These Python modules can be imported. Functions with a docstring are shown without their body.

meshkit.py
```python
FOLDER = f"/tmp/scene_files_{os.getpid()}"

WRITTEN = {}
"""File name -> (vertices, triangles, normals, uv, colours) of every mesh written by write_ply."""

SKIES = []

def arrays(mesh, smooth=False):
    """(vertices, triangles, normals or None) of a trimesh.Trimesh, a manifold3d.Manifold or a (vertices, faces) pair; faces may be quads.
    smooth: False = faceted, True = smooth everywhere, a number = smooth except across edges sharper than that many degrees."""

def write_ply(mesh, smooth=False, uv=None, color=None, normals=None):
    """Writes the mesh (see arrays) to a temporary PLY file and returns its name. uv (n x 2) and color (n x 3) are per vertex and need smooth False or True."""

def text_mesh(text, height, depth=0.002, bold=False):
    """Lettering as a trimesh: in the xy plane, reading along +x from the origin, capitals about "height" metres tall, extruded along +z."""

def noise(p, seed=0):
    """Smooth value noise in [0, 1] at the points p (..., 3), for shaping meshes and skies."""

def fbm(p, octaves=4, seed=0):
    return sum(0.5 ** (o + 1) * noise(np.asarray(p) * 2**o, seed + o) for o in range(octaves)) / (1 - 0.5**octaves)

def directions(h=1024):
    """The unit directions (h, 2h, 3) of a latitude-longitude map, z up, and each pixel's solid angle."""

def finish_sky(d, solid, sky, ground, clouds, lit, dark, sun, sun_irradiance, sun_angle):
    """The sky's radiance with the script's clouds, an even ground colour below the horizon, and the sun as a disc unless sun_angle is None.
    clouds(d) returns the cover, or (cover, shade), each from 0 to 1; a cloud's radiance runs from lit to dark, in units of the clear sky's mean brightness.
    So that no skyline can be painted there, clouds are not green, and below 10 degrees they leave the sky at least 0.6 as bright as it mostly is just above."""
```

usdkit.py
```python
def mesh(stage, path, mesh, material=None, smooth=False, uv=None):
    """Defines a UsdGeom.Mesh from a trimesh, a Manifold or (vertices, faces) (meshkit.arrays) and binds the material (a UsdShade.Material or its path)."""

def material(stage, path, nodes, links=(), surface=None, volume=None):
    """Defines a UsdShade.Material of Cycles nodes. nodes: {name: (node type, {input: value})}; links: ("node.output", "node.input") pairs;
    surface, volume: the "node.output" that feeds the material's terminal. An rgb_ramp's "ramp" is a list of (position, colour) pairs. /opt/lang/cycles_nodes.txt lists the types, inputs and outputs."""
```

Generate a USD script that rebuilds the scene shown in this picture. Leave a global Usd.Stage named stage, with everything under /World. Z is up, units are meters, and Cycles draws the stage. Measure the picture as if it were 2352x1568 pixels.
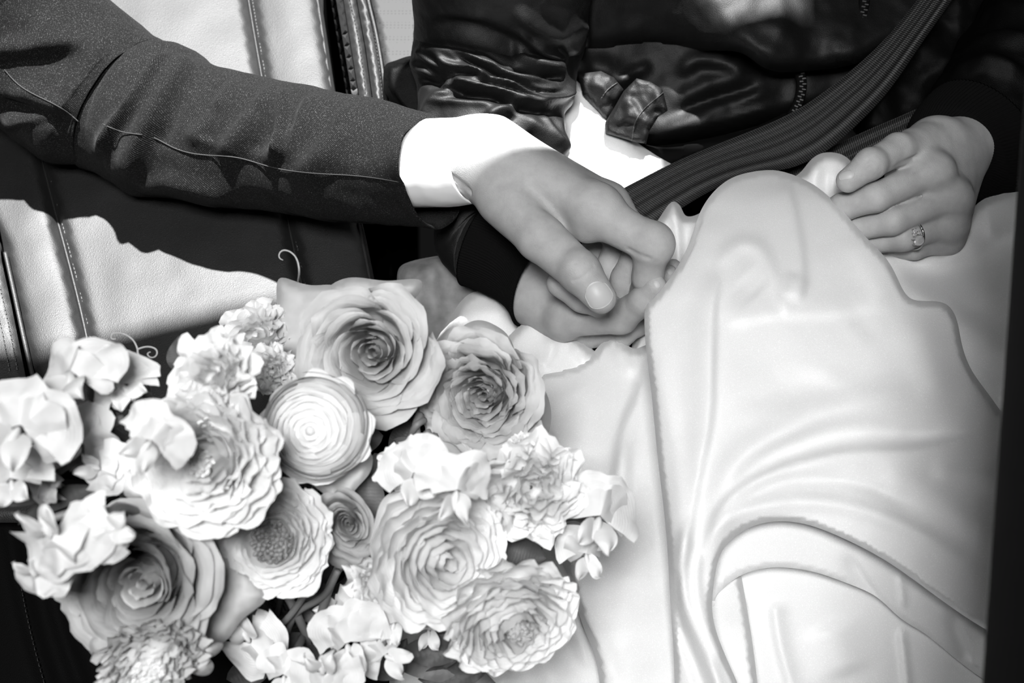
import math
import numpy as np
import trimesh
import usdkit
import meshkit
from pxr import Usd, UsdGeom, UsdLux, UsdShade, Gf, Sdf, Vt
from scipy.interpolate import PchipInterpolator, CubicSpline
from scipy.spatial import cKDTree, Delaunay
import shapely
from shapely.geometry import Polygon

stage = Usd.Stage.CreateInMemory()
UsdGeom.SetStageUpAxis(stage, UsdGeom.Tokens.z)
UsdGeom.SetStageMetersPerUnit(stage, 1.0)
UsdGeom.Xform.Define(stage, '/World')
UsdGeom.Scope.Define(stage, '/World/Looks')

# ------------------------------------------------------------------ camera, sun, sky, flash, exposure
FOCAL = 42.0
F = 2352 * FOCAL / 36.0                    # focal length in pixels of the 2352 x 1568 frame
PITCH = math.radians(50)
EYE = np.array([0.0, 0.0, 1.20])
RIGHT = np.array([1.0, 0.0, 0.0])
DOWN = -np.array([0.0, math.sin(PITCH), math.cos(PITCH)])
FWD = np.array([0.0, math.cos(PITCH), -math.sin(PITCH)])
M_CAM = np.stack([RIGHT, DOWN, FWD], 0)    # rows: world = eye + q @ M_CAM

EXPOSURE = 0.0
SUN_IRRADIANCE = 6.5
SUN_TO = np.array([0.05, -0.70, -0.71])    # towards the sun, in view axes (right, down, forward)
FLASH_POWER = 112.0
SKY = 0.006

cam = UsdGeom.Camera.Define(stage, '/World/camera')
cm = Gf.Matrix4d(*[float(x) for x in np.block([[RIGHT, 0], [-DOWN, 0], [-FWD, 0], [EYE, 1]]).ravel()])
cam.AddTransformOp().Set(cm)
cam.CreateFocalLengthAttr(FOCAL)
cam.CreateHorizontalApertureAttr(36.0)
cam.CreateVerticalApertureAttr(24.0)
cam.CreateFStopAttr(11.0)
cam.CreateFocusDistanceAttr(0.80)
cam.CreateClippingRangeAttr(Gf.Vec2f(0.05, 100.0))
cam.CreateExposureAttr(EXPOSURE)


def look_matrix(direction, pos=(0, 0, 0)):
    """USD lights shine along their own -z."""
    z = -np.asarray(direction, float)
    z /= np.linalg.norm(z)
    x = np.cross([0, 1, 0.123], z)
    x /= np.linalg.norm(x)
    y = np.cross(z, x)
    return Gf.Matrix4d(*[float(v) for v in np.block([[x, 0], [y, 0], [z, 0], [np.asarray(pos, float), 1]]).ravel()])


sun = UsdLux.DistantLight.Define(stage, '/World/sun')
sun.CreateAngleAttr(1.3)
sun.CreateNormalizeAttr(True)
sun.CreateIntensityAttr(SUN_IRRADIANCE)
sun.AddTransformOp().Set(look_matrix(-(SUN_TO / np.linalg.norm(SUN_TO)) @ M_CAM))
dome = UsdLux.DomeLight.Define(stage, '/World/sky')
dome.CreateIntensityAttr(SKY)
dome.CreateColorAttr(Gf.Vec3f(1, 1, 1))
# the photographer's bounced flash, behind and above the lens, aimed with the camera
flash = UsdLux.RectLight.Define(stage, '/World/flash')
flash.CreateWidthAttr(0.26)
flash.CreateHeightAttr(0.20)
flash.CreateIntensityAttr(FLASH_POWER)
FLASH_AT = EYE - 0.45 * FWD - 0.15 * DOWN - 0.06 * RIGHT
flash.AddTransformOp().Set(look_matrix(EYE + 0.8 * FWD - FLASH_AT, FLASH_AT))

# ------------------------------------------------------------------ helpers
FRONT = np.array([0, 0, -1.0])


def K(u, v, D):
    u, v, D = np.broadcast_arrays(np.asarray(u, float), np.asarray(v, float), np.asarray(D, float))
    return np.stack([(u - 1176) / F * D, (v - 784) / F * D, D], -1)


def to_world(q):
    return EYE + np.asarray(q, float) @ M_CAM


def px(q):
    return np.stack([q[..., 0] / q[..., 2] * F + 1176, q[..., 1] / q[..., 2] * F + 784], -1)


_names = {}


def numbered(parent, name):
    k = (str(parent), name)
    n = _names.get(k, 0)
    _names[k] = n + 1
    return name if n == 0 else f'{name}_{n:03d}'


def tag(p, label=None, cat=None, group=None, kind=None):
    for key, val in (('label', label), ('category', cat), ('group', group), ('kind', kind)):
        if val:
            p.SetCustomDataByKey(key, val)
    return p


class Thing:
    """An Xform at the thing's base; its parts are added in view axes."""

    def __init__(self, name, label, cat, base, group=None, kind=None):
        self.loc = to_world(np.asarray(base, float))
        self.path = '/World/' + numbered('/World', name)
        x = UsdGeom.Xform.Define(stage, self.path)
        x.AddTranslateOp().Set(Gf.Vec3d(*map(float, self.loc)))
        self.prim = tag(x.GetPrim(), label, cat, group, kind)

    def sub(self, name, label=None):
        """A part that holds sub-parts only."""
        s = object.__new__(Thing)
        s.loc = self.loc
        s.path = self.path + '/' + numbered(self.path, name)
        s.prim = UsdGeom.Xform.Define(stage, s.path).GetPrim()
        tag(s.prim, label)
        return s

    def part(self, name, mesh, mat, smooth=True, label=None, kind=None, uv=None, under=None):
        parent = under.GetPath().pathString if under is not None else self.path
        path = parent + '/' + numbered(parent, name)
        v, f = mesh
        m = usdkit.mesh(stage, path, (to_world(v) - self.loc, np.asarray(f)), MAT[mat], smooth=smooth, uv=uv)
        return tag(m.GetPrim(), label, None, None, kind)


def single(name, mesh, mat, label=None, cat=None, group=None, kind=None, smooth=True, uv=None):
    path = '/World/' + numbered('/World', name)
    v, f = mesh
    w = to_world(v)
    loc = w.mean(0)
    m = usdkit.mesh(stage, path, (w - loc, np.asarray(f)), MAT[mat], smooth=smooth, uv=uv)
    m.AddTranslateOp().Set(Gf.Vec3d(*map(float, loc)))
    return tag(m.GetPrim(), label, cat, group, kind)


def join(meshes):
    vs, fs, n = [], [], 0
    for v, f in meshes:
        f = np.asarray(f)
        if f.shape[1] == 4:
            f = np.vstack([f[:, [0, 1, 2]], f[:, [0, 2, 3]]])
        vs.append(np.asarray(v))
        fs.append(f + n)
        n += len(v)
    return np.vstack(vs), np.vstack(fs)


def grid_faces(nu, nv, closed=False):
    """Vertices indexed i * nv + j; closed wraps j."""
    i, j = np.meshgrid(np.arange(nu - 1), np.arange(nv if closed else nv - 1), indexing='ij')
    j2 = (j + 1) % nv
    a, b, c, d = i * nv + j, (i + 1) * nv + j, (i + 1) * nv + j2, i * nv + j2
    return np.vstack([np.stack([a, b, c], -1).reshape(-1, 3), np.stack([a, c, d], -1).reshape(-1, 3)])


def curve(pts, n=80, closed=False):
    """A smooth curve through the points."""
    p = np.asarray(pts, float)
    if closed:
        p = np.vstack([p, p[:1]])
    d = np.r_[0, np.cumsum(np.sqrt(np.linalg.norm(np.diff(p, axis=0), axis=1)) + 1e-9)]
    t = np.linspace(0, d[-1], n, endpoint=not closed)
    if closed:
        return CubicSpline(d, p, bc_type='periodic')(t)
    if len(p) == 2:
        return p[0] + (p[1] - p[0]) * (t / d[-1])[:, None]
    return PchipInterpolator(d, p)(t) if len(p) < 3 else CubicSpline(d, p, bc_type='natural')(t)


def relief(uv, strokes):
    """Height in metres of folds drawn as strokes: (points, width left, width right, height in mm[, taper])."""
    h = np.zeros(len(uv))
    for s in strokes:
        pts, wl, wr, mm = s[:4]
        taper = s[4] if len(s) > 4 else 0.25
        c = curve(pts, 90)
        d, k = cKDTree(c).query(uv, distance_upper_bound=3.2 * max(wl, wr))
        ok = np.isfinite(d)
        if not ok.any():
            continue
        k, d = k[ok], d[ok]
        tg = np.gradient(c, axis=0)[k]
        rel = uv[ok] - c[k]
        side = tg[:, 0] * rel[:, 1] - tg[:, 1] * rel[:, 0]     # > 0: right-hand side of the stroke in the picture
        w = np.where(side > 0, wr, wl)
        t = k / 89.0
        amp = np.clip(np.minimum(t, 1 - t) / max(taper, 1e-6), 0, 1) if taper > 0 else 1.0
        amp = amp * amp * (3 - 2 * amp) if taper > 0 else 1.0
        h[ok] += mm * 1e-3 * amp * np.exp(-(d / w) ** 2)
    return h


def sheet(outline, depth, strokes=(), step=9.0, rim=30.0, drop=0.02, back=0.03, spline=True, n=None, noise=None):
    """A cushion-like sheet: outline in pixels at its own depth(u, v), rounded at the rim by 'drop' metres over 'rim' pixels, with drawn folds, sides and a back."""
    p = np.asarray(outline, float)
    if spline:
        per = np.linalg.norm(np.diff(np.vstack([p, p[:1]]), axis=0), axis=1).sum()
        p = curve(p, n or max(40, int(per / step)), closed=True)
    else:
        q = np.vstack([p, p[:1]])
        p = np.vstack([a + (b - a) * np.linspace(0, 1, max(2, int(np.linalg.norm(b - a) / step)), endpoint=False)[:, None] for a, b in zip(q[:-1], q[1:])])
    poly = Polygon(p).buffer(0)
    if poly.geom_type != 'Polygon':
        poly = max(poly.geoms, key=lambda g: g.area)
    p = np.array(poly.exterior.coords)[:-1]
    x0, y0, x1, y1 = poly.bounds
    gx, gy = np.meshgrid(np.arange(x0, x1, step), np.arange(y0, y1, step))
    gx = gx + (np.arange(gx.shape[0]) % 2)[:, None] * step * 0.5
    g = np.stack([gx.ravel(), gy.ravel()], 1)
    shapely.prepare(poly)
    g = g[shapely.contains_xy(poly, g[:, 0], g[:, 1])]
    tree = cKDTree(curve(p, len(p) * 3, closed=True) if spline else p)
    dist = tree.query(g)[0]
    keep = dist > step * 0.6
    uv = np.vstack([p, g[keep]])
    d = np.r_[np.zeros(len(p)), dist[keep]]
    tri = Delaunay(uv).simplices
    c = uv[tri].mean(1)
    tri = tri[shapely.contains_xy(poly, c[:, 0], c[:, 1])]
    a, b, cc = uv[tri[:, 0]], uv[tri[:, 1]], uv[tri[:, 2]]
    area = (b[:, 0] - a[:, 0]) * (cc[:, 1] - a[:, 1]) - (b[:, 1] - a[:, 1]) * (cc[:, 0] - a[:, 0])
    tri = tri[np.abs(area) > 1e-6]
    area = area[np.abs(area) > 1e-6]
    tri = np.where((area > 0)[:, None], tri[:, ::-1], tri)
    D = np.asarray(depth(uv[:, 0], uv[:, 1]), float) + np.zeros(len(uv))
    x = np.clip(d / rim, 0, 1)
    D = D + drop * (1 - np.sqrt(np.clip(1 - (1 - x) ** 2, 0, 1)))
    D = D - relief(uv, strokes) * np.clip(d / (0.6 * rim), 0, 1) ** 0.5
    if noise:
        for amp, sc, seed in noise:
            D = D + amp * (meshkit.fbm(np.c_[uv / sc, np.zeros(len(uv))], 3, seed) - 0.5)
    front = K(uv[:, 0], uv[:, 1], D)
    nb = len(p)
    rear = K(uv[:, 0], uv[:, 1], np.maximum(D.max() + 0.002, D + back))
    ring = np.arange(nb)
    nxt = (ring + 1) % nb
    sgn = Polygon(p).exterior.is_ccw
    e0, e1 = (ring, nxt) if sgn else (nxt, ring)
    m = len(uv)
    # the front keeps its own rim vertices so that its shading stays smooth
    v = np.vstack([front, rear, front[:nb], rear[:nb]])
    sides = np.vstack([np.stack([2 * m + e0, 2 * m + e1, 2 * m + nb + e1], 1), np.stack([2 * m + e0, 2 * m + nb + e1, 2 * m + nb + e0], 1)])
    f = np.vstack([tri, tri[:, ::-1] + m, sides])
    return v, f


def tube(stations, n=120, m=140, ratio=1.0, strokes=(), open_end=None, caps=(True, True), wob=None, power=2.0, ribs=None):
    """A limb or sleeve through stations (edge point, other edge point, centre depth). Returns (mesh, uv in metres)."""
    A = np.array([K(*s[0], s[2]) for s in stations])
    B = np.array([K(*s[1], s[2]) for s in stations])
    C = (A + B) / 2
    d = np.r_[0, np.cumsum(np.linalg.norm(np.diff(C, axis=0), axis=1) + 1e-6)]
    t = np.linspace(0, d[-1], n)
    pa, pb = PchipInterpolator(d, A)(t), PchipInterpolator(d, B)(t)
    rr = np.broadcast_to(np.asarray(ratio, float), (len(stations),))
    rt = PchipInterpolator(d, rr)(t)
    c, h = (pa + pb) / 2, (pa - pb) / 2
    ax = np.gradient(c, axis=0)
    ax /= np.linalg.norm(ax, axis=1, keepdims=True)
    r = np.linalg.norm(h, axis=1)
    hx = h / r[:, None]
    w = np.cross(ax, hx)
    w /= np.linalg.norm(w, axis=1, keepdims=True)
    w *= np.sign(-w[:, 2:3])                      # w points to the viewer
    th = np.linspace(0, 2 * np.pi, m, endpoint=False)
    cs, sn = np.cos(th), np.sin(th)
    cs, sn = np.sign(cs) * np.abs(cs) ** (2 / power), np.sign(sn) * np.abs(sn) ** (2 / power)
    P = c[:, None] + h[:, None] * cs[None, :, None] + w[:, None] * (r * rt)[:, None, None] * sn[None, :, None]
    N = hx[:, None] * cs[None, :, None] + w[:, None] * sn[None, :, None]
    N /= np.linalg.norm(N, axis=2, keepdims=True)
    if strokes:
        q = px(P).reshape(-1, 2)
        hgt = relief(q, strokes).reshape(n, m) * np.clip(sn[None] * 1.6, 0, 1) ** 0.5
        P = P + N * hgt[..., None]
    if wob:
        for amp, sc, seed in wob:
            P = P + N * (amp * (meshkit.fbm(P / sc, 3, seed) - 0.5))[..., None]
    if ribs:
        P = P + N * (ribs[1] * np.cos(th * ribs[0]))[None, :, None]
    flip = np.dot(np.cross(w[0], hx[0]), ax[0]) < 0
    uv = np.stack(np.broadcast_arrays(t[:, None], (th * r.mean())[None]), -1).reshape(-1, 2)
    V, rows = [P.reshape(-1, 3)], n
    faces = [grid_faces(n, m, True)]
    if open_end:
        wall, deep = open_end
        e = P[-1] - N[-1] * wall * 0.5 + ax[-1] * wall * 0.6
        k0 = max(0, np.searchsorted(t, t[-1] - deep))
        rows_in = [e, P[-1] - N[-1] * wall] + [P[i] - N[i] * wall * 1.2 for i in np.unique(np.linspace(n - 3, k0, 7).astype(int))[::-1]]
        V.append(np.vstack(rows_in))
        L = len(rows_in)
        idx = np.vstack([np.arange(m)[None] + (n - 1) * m, np.arange(L * m).reshape(L, m) + n * m])
        i, j = np.meshgrid(np.arange(L), np.arange(m), indexing='ij')
        j2 = (j + 1) % m
        a_, b_, c_, d_ = idx[i, j], idx[i + 1, j], idx[i + 1, j2], idx[i, j2]
        faces += [np.stack([a_, b_, c_], -1).reshape(-1, 3), np.stack([a_, c_, d_], -1).reshape(-1, 3)]
        uv = np.vstack([uv, np.tile(uv[-m:], (L, 1))])
    base = sum(len(x) for x in V)
    for k, on in enumerate(caps):
        if on and not (k == 1 and open_end):
            row = np.arange(m) + (0 if k == 0 else (n - 1) * m)
            V.append((P[0] if k == 0 else P[-1]).mean(0)[None])
            uv = np.vstack([uv, uv[row[:1]]])
            nx_ = np.roll(row, -1)
            tri = np.stack([np.full(m, base), row, nx_], 1) if k == 0 else np.stack([np.full(m, base), nx_, row], 1)
            faces.append(tri)
            base += 1
    f = np.vstack(faces)
    if not flip:
        f = f[:, ::-1]
    return (np.vstack(V), f), uv


def wire(pts, r, m=8, n=None, smooth=True):
    """A round wire through 3-D points; r a number or one per point."""
    p = np.asarray(pts, float)
    rr = np.broadcast_to(np.asarray(r, float), (len(p),))
    if smooth:
        n = n or len(p) * 6
        q = curve(np.c_[p, rr], n)
        p, rr = q[:, :3], q[:, 3]
    t = np.gradient(p, axis=0)
    t /= np.linalg.norm(t, axis=1, keepdims=True)
    ref = np.array([0.31, 0.52, -0.79])
    x = np.cross(t, ref)
    x /= np.linalg.norm(x, axis=1, keepdims=True)
    y = np.cross(t, x)
    a = np.linspace(0, 2 * np.pi, m, endpoint=False)
    P = p[:, None] + rr[:, None, None] * (x[:, None] * np.cos(a)[None, :, None] + y[:, None] * np.sin(a)[None, :, None])
    V = np.vstack([P.reshape(-1, 3), p[:1], p[-1:]])
    k, L = np.arange(m), len(p)
    f = np.vstack([grid_faces(L, m, True), np.stack([np.full(m, L * m), k, np.roll(k, -1)], 1), np.stack([np.full(m, L * m + 1), np.roll(k, -1) + (L - 1) * m, k + (L - 1) * m], 1)])
    return V, f[:, ::-1] if np.dot(np.cross(x[0], y[0]), t[0]) > 0 else f


def ellipsoid(c, axes, R=np.eye(3), sub=2):
    s = trimesh.creation.icosphere(sub)
    return s.vertices * axes @ R.T + c, s.faces


def box(c, size, R=np.eye(3), bev=0.15):
    """A box with bevelled edges."""
    s = np.asarray(size) / 2
    b = bev * s.min()
    pts = np.array([[sx * (s[0] - (b if k != 0 else 0)), sy * (s[1] - (b if k != 1 else 0)), sz * (s[2] - (b if k != 2 else 0))]
                    for sx in (-1, 1) for sy in (-1, 1) for sz in (-1, 1) for k in range(3)])
    h = trimesh.convex.convex_hull(pts)
    return np.asarray(h.vertices) @ np.asarray(R).T + c, np.asarray(h.faces)


# ---- implicit surfaces for hands
def capsules(P, A, B, ra, rb):
    ba = B - A
    t = np.clip((P - A) @ ba / max(ba @ ba, 1e-12), 0, 1)
    return np.linalg.norm(P - A - t[:, None] * ba, axis=1) - (ra + (rb - ra) * t)


def smin(a, b, k):
    h = np.clip(0.5 + 0.5 * (b - a) / k, 0, 1)
    return b + (a - b) * h - k * h * (1 - h)


def nets(f, lo, hi, h):
    """Naive surface nets of f < 0 on a grid; coarse pass first so that only cells near the surface are evaluated."""
    lo = np.asarray(lo, float)
    n = np.ceil((np.asarray(hi) - lo) / h).astype(int) + 1
    n = ((n + 3) // 4) * 4 + 1
    ax = [lo[k] + h * np.arange(n[k]) for k in range(3)]
    cg = np.stack(np.meshgrid(*[a[::4] for a in ax], indexing='ij'), -1)
    cv = f(cg.reshape(-1, 3)).reshape(cg.shape[:3])
    vol = np.repeat(np.repeat(np.repeat(cv, 4, 0), 4, 1), 4, 2)[:n[0], :n[1], :n[2]].copy()
    near = np.abs(vol) < 4 * h * 2.2
    idx = np.argwhere(near)
    vol[near] = f(lo + h * idx)
    s = vol < 0
    cnt = np.zeros(np.array(vol.shape) - 1, int)
    pos = np.zeros((*cnt.shape, 3))
    for a in range(3):
        o = [x for x in range(3) if x != a]
        for i in (0, 1):
            for j in (0, 1):
                s0, s1 = [None] * 3, [None] * 3
                s0[a], s1[a] = slice(0, -1), slice(1, None)
                for ob, ij in zip(o, (i, j)):
                    s0[ob] = s1[ob] = slice(ij, vol.shape[ob] - 1 + ij)
                v0, v1 = vol[tuple(s0)], vol[tuple(s1)]
                cross = s[tuple(s0)] != s[tuple(s1)]
                t = np.where(cross, v0 / np.where(v0 == v1, 1, v0 - v1), 0)
                cnt += cross
                pos[..., a] += t
                pos[..., o[0]] += cross * i
                pos[..., o[1]] += cross * j
    act = cnt > 0
    num = -np.ones(act.shape, int)
    num[act] = np.arange(act.sum())
    V = lo + h * (np.argwhere(act) + pos[act] / cnt[act][:, None])
    F_ = []
    for a in range(3):
        b, c = (a + 1) % 3, (a + 2) % 3
        s0, s1 = [slice(None)] * 3, [slice(None)] * 3
        s0[a], s1[a] = slice(0, -1), slice(1, None)
        x = np.argwhere(s[tuple(s0)] != s[tuple(s1)])
        x = x[(x[:, b] > 0) & (x[:, c] > 0) & (x[:, b] < vol.shape[b] - 1) & (x[:, c] < vol.shape[c] - 1)]
        eb, ec = np.eye(3, dtype=int)[b], np.eye(3, dtype=int)[c]
        q = np.stack([num[tuple((x - eb - ec).T)], num[tuple((x - ec).T)], num[tuple(x.T)], num[tuple((x - eb).T)]], 1)
        fl = s[tuple(x.T)]
        q = np.where(fl[:, None], q, q[:, ::-1])
        F_.append(q)
    q = np.vstack(F_)
    q = q[(q >= 0).all(1)]
    for _ in range(2):                                   # pull the vertices onto the surface
        e = 0.4 * h
        g = np.stack([f(V + e * np.eye(3)[k]) - f(V - e * np.eye(3)[k]) for k in range(3)], 1) / (2 * e)
        V = V - np.clip(f(V), -h, h)[:, None] * g / np.maximum((g * g).sum(1, keepdims=True), 0.25)
    return V, np.vstack([q[:, [0, 1, 2]], q[:, [0, 2, 3]]])

# ------------------------------------------------------------------ materials (the photograph is black and white: every colour is a grey)
MAT = {}


def grey(x):
    return (x, x, x)


def mat(name, nodes, links, surface='p.BSDF'):
    MAT[name] = usdkit.material(stage, '/World/Looks/' + name, nodes, links, surface=surface)


def plain(name, g, rough=0.5, spec=0.5, **kw):
    mat(name, {'p': ('principled_bsdf', {'base_color': grey(g), 'roughness': rough, 'specular_ior_level': spec, **kw})}, [])


def leather(name, g, rough, spec):
    mat(name, {'t': ('texture_coordinate', {}),
               'v': ('voronoi_texture', {'scale': 620.0, 'feature': 'distance_to_edge'}),
               'r': ('rgb_ramp', {'ramp': [(0.0, (0, 0, 0)), (0.22, (1, 1, 1))]}),
               'n': ('noise_texture', {'scale': 60.0, 'detail': 3.0}),
               'm': ('mix_float', {'fac': 0.35}),
               'b': ('bump', {'strength': 0.55, 'distance': 0.0006}),
               'p': ('principled_bsdf', {'base_color': grey(g), 'roughness': rough, 'specular_ior_level': spec})},
        [('t.object', 'v.vector'), ('t.object', 'n.vector'), ('v.distance', 'r.fac'), ('r.alpha', 'm.a') if False else ('v.distance', 'm.a'), ('n.fac', 'm.b'),
         ('m.result', 'b.height'), ('b.normal', 'p.normal')])


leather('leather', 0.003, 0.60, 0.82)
leather('leather_shaded', 0.004, 0.6, 0.03)  # same leather without its glare, for the parts in shade
mat('perforated_leather', {'t': ('texture_coordinate', {}), 'v': ('voronoi_texture', {'scale': 300.0, 'randomness': 0.12}),
                           'r': ('rgb_ramp', {'ramp': [(0.0, grey(0.01)), (0.24, grey(0.004)), (0.30, grey(0.015))]}),
                           'p': ('principled_bsdf', {'roughness': 0.6, 'specular_ior_level': 0.38})},
    [('t.object', 'v.vector'), ('v.distance', 'r.fac'), ('r.color', 'p.base_color')])
plain('thread', 0.07, 0.6)
plain('dark_thread', 0.015, 0.6)
plain('seat_shade_black', 0.0012, 0.9, 0.0)  # plain black in place of the shadow on the seat back
plain('black_plastic', 0.002, 0.7, 0.06)
plain('cabin', 0.01, 0.8, 0.1)
plain('headliner', 0.04, 0.9)

# wool twill: fine diagonal ribs and flecks
mat('wool', {'u': ('uvmap', {'attribute': 'st'}),
             'mp': ('mapping', {'rotation': (0, 0, 0.9), 'scale': (1, 1, 1)}),
             'w': ('wave_texture', {'scale': 260.0, 'distortion': 0.6, 'detail': 1.0, 'detail_scale': 3.0}),
             't': ('texture_coordinate', {}),
             'n': ('noise_texture', {'scale': 1100.0, 'detail': 2.0, 'roughness': 0.7}),
             'r': ('rgb_ramp', {'ramp': [(0.28, grey(0.002)), (0.55, grey(0.007)), (0.80, grey(0.075))]}),
             'mx': ('mix_color', {'blend_type': 'multiply', 'fac': 0.6}),
             'b': ('bump', {'strength': 0.5, 'distance': 0.0004}),
             'p': ('principled_bsdf', {'roughness': 0.85, 'specular_ior_level': 0.12, 'sheen_weight': 0.02, 'sheen_roughness': 0.5})},
    [('u.UV', 'mp.vector'), ('mp.vector', 'w.vector'), ('t.object', 'n.vector'), ('n.fac', 'r.fac'), ('r.color', 'mx.a'), ('w.color', 'mx.b'),
     ('mx.result', 'p.base_color'), ('w.fac', 'b.height'), ('b.normal', 'p.normal')])
plain('wool_seam', 0.03, 0.8, 0.2)


def satin(name, g, rough, spec):
    mat(name, {'t': ('texture_coordinate', {}), 'n': ('noise_texture', {'scale': 1500.0, 'detail': 2.0}),
               'n2': ('noise_texture', {'scale': 26.0, 'detail': 3.0}),
               'b2': ('bump', {'strength': 0.35, 'distance': 0.004}),
               'b': ('bump', {'strength': 0.6, 'distance': 0.0004}),
               'p': ('principled_bsdf', {'base_color': grey(g), 'roughness': rough, 'specular_ior_level': spec})},
        [('t.object', 'n.vector'), ('t.object', 'n2.vector'), ('n2.fac', 'b2.height'), ('b2.normal', 'b.normal'), ('n.fac', 'b.height'), ('b.normal', 'p.normal')])


satin('satin', 0.0025, 0.57, 0.32)
satin('satin_shaded', 0.002, 0.5, 0.08)  # same jacket satin, shade put into its colour and sheen
plain('rib_knit', 0.004, 0.9, 0.06)
mat('webbing', {'u': ('uvmap', {'attribute': 'st'}), 'w': ('wave_texture', {'scale': 185.0, 'bands_direction': 'x', 'distortion': 0.0}),
                'mp': ('mapping', {'scale': (0.0, 1.0, 0.0)}),
                'n': ('noise_texture', {'scale': 260.0, 'detail': 2.0}),
                'r': ('rgb_ramp', {'ramp': [(0.0, grey(0.003)), (0.5, grey(0.016)), (1.0, grey(0.085))]}),
                'r2': ('rgb_ramp', {'ramp': [(0.35, grey(0.35)), (0.7, grey(1.0))]}),
                'mx': ('mix_color', {'blend_type': 'multiply', 'fac': 1.0}),
                'b': ('bump', {'strength': 0.7, 'distance': 0.0006}),
                'p': ('principled_bsdf', {'roughness': 0.55, 'specular_ior_level': 0.5})},
    [('u.UV', 'w.vector'), ('u.UV', 'mp.vector'), ('mp.vector', 'n.vector'), ('w.fac', 'r.fac'), ('n.fac', 'r2.fac'), ('r.color', 'mx.a'), ('r2.color', 'mx.b'),
     ('mx.result', 'p.base_color'), ('w.fac', 'b.height'), ('b.normal', 'p.normal')])
plain('zip_metal', 0.12, 0.35, 0.5, metallic=0.8)

mat('skin', {'t': ('texture_coordinate', {}), 'n': ('noise_texture', {'scale': 95.0, 'detail': 4.0, 'roughness': 0.6}),
             'r': ('rgb_ramp', {'ramp': [(0.3, grey(0.34)), (0.7, grey(0.41))]}),
             'v': ('voronoi_texture', {'scale': 900.0, 'feature': 'distance_to_edge'}),
             'm': ('mapping', {'scale': (1.0, 0.45, 1.0)}),
             'b': ('bump', {'strength': 0.40, 'distance': 0.0005}),
             'p': ('principled_bsdf', {'roughness': 0.55, 'specular_ior_level': 0.22, 'subsurface_weight': 0.08, 'subsurface_radius': grey(1.0), 'subsurface_scale': 0.003})},
    [('t.object', 'n.vector'), ('n.fac', 'r.fac'), ('r.color', 'p.base_color'), ('t.object', 'm.vector'), ('m.vector', 'v.vector'), ('v.distance', 'b.height'), ('b.normal', 'p.normal')])
plain('nail', 0.44, 0.45, 0.4)
plain('nail_tip', 0.6, 0.3, 0.6)
plain('shirt', 0.8, 0.8, 0.2)


def gown(name, g, spark, rough=0.5):
    mat(name, {'t': ('texture_coordinate', {}), 'n': ('noise_texture', {'scale': 1500.0, 'detail': 1.0}),
               'n3': ('noise_texture', {'scale': 1300.0, 'detail': 2.0}),
               'r': ('rgb_ramp', {'ramp': [(0.38, grey(g * 0.97)), (0.60, grey(g)), (0.72, grey(min(.93, g * 1.10)))]}),  # sheen glints painted as fine pale flecks
               'b': ('bump', {'strength': spark, 'distance': 0.0005}),
               'p': ('principled_bsdf', {'roughness': rough, 'specular_ior_level': 0.45, 'sheen_weight': 0.12, 'sheen_roughness': 0.4})},
        [('t.object', 'n.vector'), ('t.object', 'n3.vector'), ('n3.fac', 'r.fac'), ('r.color', 'p.base_color'), ('n.fac', 'b.height'), ('b.normal', 'p.normal')])


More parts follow.
